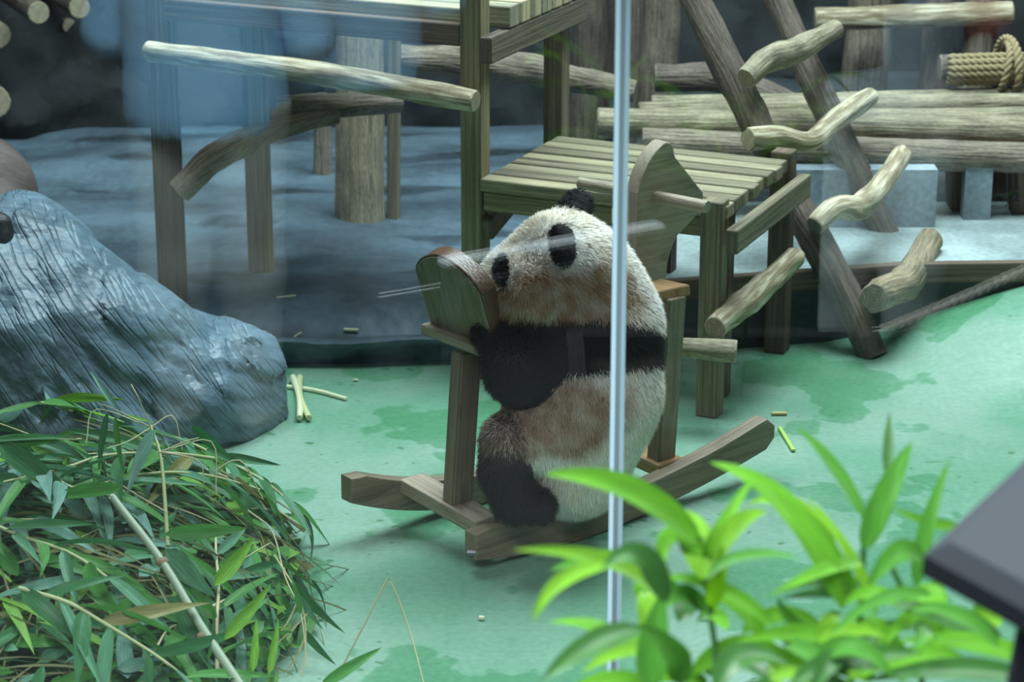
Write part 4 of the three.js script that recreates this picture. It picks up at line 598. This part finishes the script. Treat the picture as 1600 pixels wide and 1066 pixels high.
{
  // plants: [label, culm points, leaves [base, middle, tip, width, tone]]
  const r = rng(808);
  function blade(parent, a, b, c, width, mat, faceUp = [0, 0.75, 0.66]) {   // a long leaf along a curve
    const A = V(a), C = V(c), B = V(b).multiplyScalar(2).addScaledVector(A, -0.5).addScaledVector(C, -0.5), n = 14, pos = [], uv = [], ix = [], tw = (r() - 0.5) * 0.5;
    const at = (t) => A.clone().multiplyScalar((1 - t) * (1 - t)).addScaledVector(B, 2 * t * (1 - t)).addScaledVector(C, t * t);
    for (let i = 0; i <= n; i++) {
      const t = i / n, p = at(t), d = at(Math.min(1, t + 0.02)).sub(at(Math.max(0, t - 0.02))).normalize(), s = d.clone().cross(V(faceUp)).normalize(), up = s.clone().cross(d), w = (width / 2) * Math.pow(Math.sin(Math.PI * (0.04 + 0.96 * Math.pow(t, 0.7))), 0.75), ca = Math.cos(tw * t), sa = Math.sin(tw * t);
      const s2 = s.clone().multiplyScalar(ca).addScaledVector(up, sa), u2 = up.clone().multiplyScalar(ca).addScaledVector(s, -sa);
      for (const e of [-1, -0.5, 0, 0.5, 1]) { const q = p.clone().addScaledVector(s2, e * w).addScaledVector(u2, Math.abs(e) * w * 0.3); pos.push(q.x, q.y, q.z); uv.push(t, e * 0.06 + 0.06); }
    }
    for (let i = 0; i < n; i++) for (let j = 0; j < 4; j++) { const a = i * 5 + j, b = a + 5; ix.push(a, a + 1, b, a + 1, b + 1, b); }
    const g = new THREE.BufferGeometry(); g.setAttribute('position', new THREE.Float32BufferAttribute(pos, 3)); g.setAttribute('uv', new THREE.Float32BufferAttribute(uv, 2)); g.setIndex(ix); g.computeVertexNormals();
    part(parent, 'leaf', g, mat);
  }
  const plants = [
    ['potted bamboo shoot with broad arching leaves crossing the glass joint', [[0.2, 0.4, -2.12], [0.1948, 0.823, -2.1], [0.1885, 0.8916, -2.12], [0.1807, 0.9484, -2.15]], [
      [[0.1808, 0.945, -2.15], [0.1103, 1.0196, -2.1], [0.029, 1.0567, -2.05], 0.031, 0], [[0.1379, 0.9199, -2.08], [0.0869, 0.9834, -2.02], [0, 1.0256, -1.95], 0.018, 2], [[0.0918, 0.9909, -2], [0.0425, 0.9856, -1.97], [0.0181, 0.9546, -1.95], 0.015, 2], [[0.1828, 0.9216, -2.12], [0.1715, 0.9541, -2.16], [0.1428, 0.9638, -2.18], 0.036, 2], [[0.1841, 0.9294, -2.14], [0.2026, 0.9725, -2.14], [0.238, 0.9992, -2.2], 0.014, 0], [[0.188, 0.9227, -2.14], [0.2098, 0.9828, -2.1], [0.2357, 1.0073, -2.08], 0.024, 2], [[0.1909, 0.8916, -2.12], [0.1943, 0.9338, -2.1], [0.1982, 0.9666, -2.1], 0.018, 2], [[0.1864, 0.936, -2.14], [0.1498, 0.956, -2.14], [0.1427, 0.9206, -2.1], 0.02, 0], [[0.1268, 0.857, -2.02], [0.1313, 0.8961, -2.04], [0.14, 0.9355, -2.06], 0.03, 1], [[0.1147, 0.9342, -1.98], [0.0679, 0.9328, -1.95], [0.0252, 0.9127, -1.92], 0.024, 3], [[0.1841, 0.9305, -2.1], [0.2115, 0.9753, -2.05], [0.258, 0.9959, -2], 0.014, 1], [[0.1384, 0.9533, -2], [0.1146, 0.9971, -2], [0.0796, 0.9947, -1.98], 0.026, 3], [[0.1518, 0.8703, -2], [0.1453, 0.9024, -2], [0.1088, 0.9405, -1.98], 0.026, 1]]],
    ['potted bamboo shoot with a long leaf reaching up left in the middle', [[0.33, 0.4, -2.2], [0.3402, 0.7731, -2.2], [0.3496, 0.8384, -2.22], [0.354, 0.902, -2.25], [0.3704, 0.9453, -2.28]], [
      [[0.3215, 0.8777, -2.15], [0.268, 0.9692, -2.18], [0.1933, 1.0021, -2.22], 0.027, 0], [[0.3394, 0.8742, -2.18], [0.2898, 0.9473, -2.2], [0.2523, 0.9662, -2.22], 0.018, 0], [[0.3527, 0.9008, -2.24], [0.3755, 0.9534, -2.26], [0.4053, 0.9931, -2.3], 0.026, 1], [[0.3556, 0.9243, -2.26], [0.3253, 0.9687, -2.3], [0.2911, 0.9971, -2.33], 0.014, 1], [[0.3811, 0.9582, -2.3], [0.3846, 0.9854, -2.32], [0.3876, 1.0115, -2.34], 0.011, 3], [[0.3439, 0.903, -2.2], [0.3024, 0.9183, -2.15], [0.2391, 0.9107, -2.1], 0.016, 0], [[0.3119, 0.8402, -2.15], [0.2731, 0.8714, -2.12], [0.2529, 0.9036, -2.12], 0.018, 1], [[0.3456, 0.8651, -2.2], [0.3046, 0.879, -2.18], [0.2603, 0.8813, -2.16], 0.013, 3], [[0.3197, 0.8579, -2.12], [0.2677, 0.8741, -2.1], [0.2091, 0.8852, -2.06], 0.02, 0], [[0.3463, 0.798, -2.15], [0.3462, 0.8285, -2.16], [0.3374, 0.8466, -2.18], 0.022, 0], [[0.3623, 0.8477, -2.2], [0.3372, 0.9011, -2.22], [0.2966, 0.95, -2.26], 0.012, 2]]],
    ['potted bamboo shoot with upright leaves beside the black box', [[0.4, 0.4, -2.2], [0.4108, 0.7731, -2.2], [0.4009, 0.8384, -2.22], [0.3755, 0.8924, -2.24]], [
      [[0.4001, 0.8789, -2.2], [0.4106, 0.9321, -2.22], [0.4375, 0.9906, -2.26], 0.017, 1], [[0.4594, 0.9004, -2.3], [0.4259, 0.9117, -2.28], [0.3841, 0.9292, -2.28], 0.013, 0], [[0.4661, 0.8641, -2.1], [0.4128, 0.8908, -2.1], [0.3575, 0.9041, -2.1], 0.028, 3], [[0.4891, 0.8684, -2.05], [0.4243, 0.8833, -2.06], [0.3585, 0.8846, -2.06], 0.022, 0], [[0.4039, 0.854, -2.1], [0.4032, 0.8815, -2.12], [0.4004, 0.9026, -2.14], 0.017, 0], [[0.4724, 0.8767, -2], [0.3961, 0.8857, -2], [0.3209, 0.8728, -2], 0.022, 3], [[0.3738, 0.823, -2.1], [0.3661, 0.8511, -2.12], [0.3412, 0.8789, -2.14], 0.022, 0], [[0.2568, 0.8728, -2], [0.3113, 0.8863, -2.02], [0.3785, 0.8927, -2.02], 0.024, 3], [[0.1869, 0.867, -2], [0.2114, 0.8895, -2.02], [0.2558, 0.8798, -2.02], 0.026, 3], [[0.4057, 0.8685, -2.2], [0.4262, 0.8947, -2.18], [0.4381, 0.905, -2.18], 0.012, 0], [[0.4721, 0.8709, -2.15], [0.4522, 0.862, -2.14], [0.4158, 0.8484, -2.14], 0.02, 2], [[0.2588, 0.8675, -2.1], [0.2861, 0.8717, -2.05], [0.3122, 0.8668, -2.02], 0.02, 1]]],
  ];
  const ts = [];
  for (const [label, culm, leaves] of plants) {
    const t = thing('potted_bamboo', label, 'bamboo plant', culm[0]); ts.push(t);
    part(t, 'culm', cane(culm, 0.0045, 0.003, 31), freshMats[3]);
    for (const [a, b, c, w, m] of leaves) blade(t, a, b, c, w, freshMats[m]);
  }
  // the lower tangle of leaves, each on the plant it grows from
  for (let i = 0; i < 60; i++) { const x = 0.12 + 0.42 * r(), z = -2.0 - 0.25 * r(), y = 0.79 + 0.15 * r() * (0.3 + 1.6 * x), a = r() * 6.283, L = 0.07 + 0.07 * r(), A = [x, y, z], C = [x + Math.sin(a) * L, y + (r() - 0.45) * 0.06, z + Math.cos(a) * L * 0.6], Bm = [(A[0] + C[0]) / 2, (A[1] + C[1]) / 2 + 0.012 + 0.012 * r(), (A[2] + C[2]) / 2]; blade(ts[x < 0.22 ? 0 : x < 0.36 ? 1 : 2], A, Bm, C, 0.014 + 0.01 * r(), freshMats[Math.floor(r() * 4)]); }
}
{ // black box with a slotted top, tilted on its stand, at the lower right
  const t = thing('black_box', 'black box with a slotted top tilted towards the viewer at the lower right', 'box', [0.55, -0.3, -1.75]);
  const mat = phy({ color: lin(0.016, 0.018, 0.022), roughness: 0.7, specularIntensity: 0.35 }), tilt = 0.36, back = vec(0, Math.sin(tilt), -Math.cos(tilt)), right = vec(1, 0, 0), up = right.clone().cross(back);
  const d1 = right.clone().multiplyScalar(0.75).addScaledVector(back, -0.66), d2 = right.clone().multiplyScalar(0.66).addScaledVector(back, 0.75);   // along its front, along its side
  const place = (g, o) => g.applyMatrix4(new THREE.Matrix4().makeBasis(d1, up, d2.clone().negate()).setPosition(o));
  const c = V([0.3521, 1.0978, -1.8]);
  const lid = new THREE.ExtrudeGeometry(new THREE.Shape([[0, 0], [0.3, 0], [0.3, 0.2], [0, 0.2]].map((q) => new THREE.Vector2(...q))), { depth: 0.022, bevelEnabled: true, bevelThickness: 0.014, bevelSize: 0.014, bevelSegments: 1 });
  lid.rotateX(-Math.PI / 2); lid.translate(0, -0.036, 0); lid.deleteAttribute('uv'); metricUV(lid, 0); part(t, 'lid', place(lid, c), mat);
  part(t, 'slot', place(new RoundedBoxGeometry(0.09, 0.006, 0.022, 2, 0.003).translate(0.1, -0.001, -0.045), c), std({ color: lin(0.004, 0.004, 0.004), roughness: 0.9 }));
  part(t, 'housing', place(new RoundedBoxGeometry(0.24, 0.12, 0.15, 2, 0.01).translate(0.175, -0.1, -0.1), c), mat);
  part(t, 'stand', new THREE.CylinderGeometry(0.03, 0.04, c.y + 0.2, 20).translate(c.x + 0.19, (c.y + 0.2) / 2 - 0.3, c.z - 0.05), mat);
}

// ---------------------------------------------------------------- visitors whose reflections show in the glass
function person(label, x, z, h, turn, shirtC, trouserC, sleeveC, hairC, skinC, hem) {
  const k = h / 1.7, t = thing('person', label, 'person', [x, -0.3, z]), ct = Math.cos(turn), st = Math.sin(turn);
  const J = (a, y, b, r) => [x + (a * ct + b * st) * k, -0.3 + y * k, z + (-a * st + b * ct) * k, r * k];
  const limbs = []; const add = (...p) => { for (let i = 0; i < p.length - 1; i++) limbs.push([p[i], p[i + 1]]); };
  const torso = [[J(-0.07, 0.95, 0, 0.105), J(-0.07, 1.3, 0.01, 0.12)], [J(0.07, 0.95, 0, 0.105), J(0.07, 1.3, 0.01, 0.12)], [J(-0.12, 1.38, 0, 0.075), J(0.12, 1.38, 0, 0.075)], [J(0, 0.93, 0, 0.12), J(0, 1.36, 0, 0.11)]];
  const arms = [-1, 1].map((s) => [[J(s * 0.19, 1.38, 0, 0.055), J(s * 0.255, 1.1, -0.03, 0.045)], [J(s * 0.255, 1.1, -0.05, 0.042), J(s * 0.1, 0.95, -0.16, 0.034)]]).flat();
  const legs = [-1, 1].map((s) => [[J(s * 0.095, 0.92, 0, 0.09), J(s * 0.1, 0.5, 0.01, 0.062)], [J(s * 0.1, 0.5, 0.01, 0.058), J(s * 0.105, 0.09, -0.01, 0.042)], [J(s * 0.105, 0.06, -0.03, 0.045), J(s * 0.12, 0.045, 0.13, 0.038)]]).flat();
  const head = [[J(0, 1.46, 0.0, 0.052), J(0, 1.5, 0.01, 0.052)], [J(0, 1.6, 0.0, 0.088), J(0, 1.56, 0.03, 0.066)], [J(0, 1.585, 0.085, 0.012), J(0, 1.565, 0.1, 0.013)], [J(-0.085, 1.58, 0, 0.014), J(-0.088, 1.6, 0, 0.016)], [J(0.085, 1.58, 0, 0.014), J(0.088, 1.6, 0, 0.016)]];
  const hands = [-1, 1].map((s) => [[J(s * 0.1, 0.95, -0.16, 0.034), J(s * 0.03, 0.93, -0.165, 0.034)]]).flat();   // hands held behind the back
  const F = (set, kk) => (px, py, pz) => { let d = 9; for (const [a, b] of set) d = smin(d, capsule(px, py, pz, a, b), kk * k); return d; };
  const all = F([...torso, ...arms, ...legs, ...head, ...hands], 0.05), lo = [x - 0.36 * k, -0.31, z - 0.36 * k], hi = [x + 0.36 * k, -0.28 + h, z + 0.36 * k], cell = 0.016;
  const cut = (f, y0, y1) => (px, py, pz) => Math.max(f(px, py, pz), (-0.3 + y0 * k) - py, py - (-0.3 + y1 * k));
  const ft = F(torso, 0.07), fa = F(arms, 0.04), fl = F([...legs, ...torso.slice(0, 1)], 0.05), fh = F(head, 0.04);
  const cloth = (c) => std({ color: lin(...c), roughness: 0.9 });
  part(t, 'body', skin((a, b, c) => all(a, b, c) + 0.004, lo, hi, cell), std({ color: lin(...skinC), roughness: 0.6 }));
  part(t, 'shirt', skin(cut((a, b, c) => { const dy = clamp((-0.3 + 1.1 * k - b) / (0.35 * k), 0, 1); return ft(a, b, c) - (0.016 + 0.035 * dy) * k; }, hem, 1.46), lo, hi, cell), cloth(shirtC));
  part(t, 'sleeves', skin(cut((a, b, c) => fa(a, b, c) - 0.016 * k, 0.9, 1.46), lo, hi, cell), cloth(sleeveC));
  part(t, 'trousers', skin(cut((a, b, c) => fl(a, b, c) - 0.02 * k, 0.1, 0.95), lo, hi, cell), cloth(trouserC));
  part(t, 'hair', skin((a, b, c) => Math.max(fh(a, b, c) - 0.012 * k, (-0.3 + 1.57 * k) - b + ((c - z) * ct + (a - x) * st) * 0.8), lo, hi, 0.014), cloth(hairC));
  part(t, 'shoes', skin(cut((a, b, c) => F(legs, 0.02)(a, b, c) - 0.012 * k, 0.0, 0.1), lo, hi, 0.014), cloth([0.05, 0.05, 0.06]));
  for (const s of [-1, 1]) { const e = J(s * 0.033, 1.61, 0.082, 0.01); part(t, 'eye', new THREE.SphereGeometry(e[3], 10, 8).translate(e[0], e[1], e[2] ), std({ color: lin(0.05, 0.04, 0.04), roughness: 0.2 })); }
}
const toGlass = Math.PI;
person('person in a bright blue shirt and pale trousers standing with hands behind the back', -0.72, -0.6, 1.62, toGlass + 0.15, [0.2, 0.48, 0.74], [0.3, 0.32, 0.29], [0.2, 0.48, 0.74], [0.02, 0.018, 0.016], [0.55, 0.36, 0.26], 0.87);
person('person in a light blue shirt and dark trousers with hands behind the back', -0.42, -0.28, 1.66, toGlass - 0.1, [0.2, 0.46, 0.7], [0.05, 0.06, 0.08], [0.2, 0.46, 0.7], [0.03, 0.02, 0.018], [0.5, 0.33, 0.24], 0.89);
person('person in a grey jacket with dark red sleeves and pale trousers', 0.88, -0.5, 1.64, toGlass, [0.26, 0.34, 0.38], [0.42, 0.5, 0.48], [0.35, 0.06, 0.05], [0.02, 0.02, 0.02], [0.55, 0.36, 0.26], 0.86);
{ // rope barrier and rail in front of the visitors
  const t = thing('rope_barrier', 'twisted white rope barrier sagging between posts on the visitors side', 'rope barrier', [0.8, -0.3, -1.0]);
  part(t, 'rope', rope([[0.3774, 0.0612, -1], [0.5515, 0.0658, -1], [0.7237, 0.1118, -1], [0.9361, 0.1984, -1], [1.2009, 0.3231, -1]], 0.011, 16), std({ color: lin(0.75, 0.72, 0.62), roughness: 0.9 }));
  const a = [0.3774, 0.0612, -1], b = [1.2009, 0.3231, -1];
  for (const p of [a, b]) part(t, 'post', new THREE.CylinderGeometry(0.015, 0.018, p[1] + 0.34, 12).translate(p[0], (p[1] + 0.34) / 2 - 0.3, p[2]), std({ color: lin(0.03, 0.03, 0.03), roughness: 0.4 }));
}

{
  const t = thing('handrail', 'pale flat handrail on slim posts in front of the window', 'handrail', [0.1, -0.3, -1.6]), pale = std({ color: lin(0.7, 0.75, 0.78), roughness: 0.35 });
  const a = [-0.1357, 0.5274, -1.717], b = [0.3013, 0.5302, -1.455];
  part(t, 'rail', beam(a, b, 0.045, 0.012, [0, 0, 1], 0.004), pale);
  part(t, 'wire', new THREE.TubeGeometry(new THREE.LineCurve3(vec(a[0] - 0.12, a[1] - 0.05, a[2] - 0.05), vec(b[0], b[1] - 0.05, b[2])), 8, 0.003, 8), pale);
  for (const k of [0.04, 0.96]) { const p = a.map((v, i) => lerp(v, b[i], k)); part(t, 'post', new RoundedBoxGeometry(0.04, p[1] + 0.3, 0.02, 2, 0.004).translate(p[0], (p[1] + 0.3) / 2 - 0.305, p[2]), std({ color: lin(0.12, 0.13, 0.14), roughness: 0.4 })); }
}

renderer.render(scene, camera);
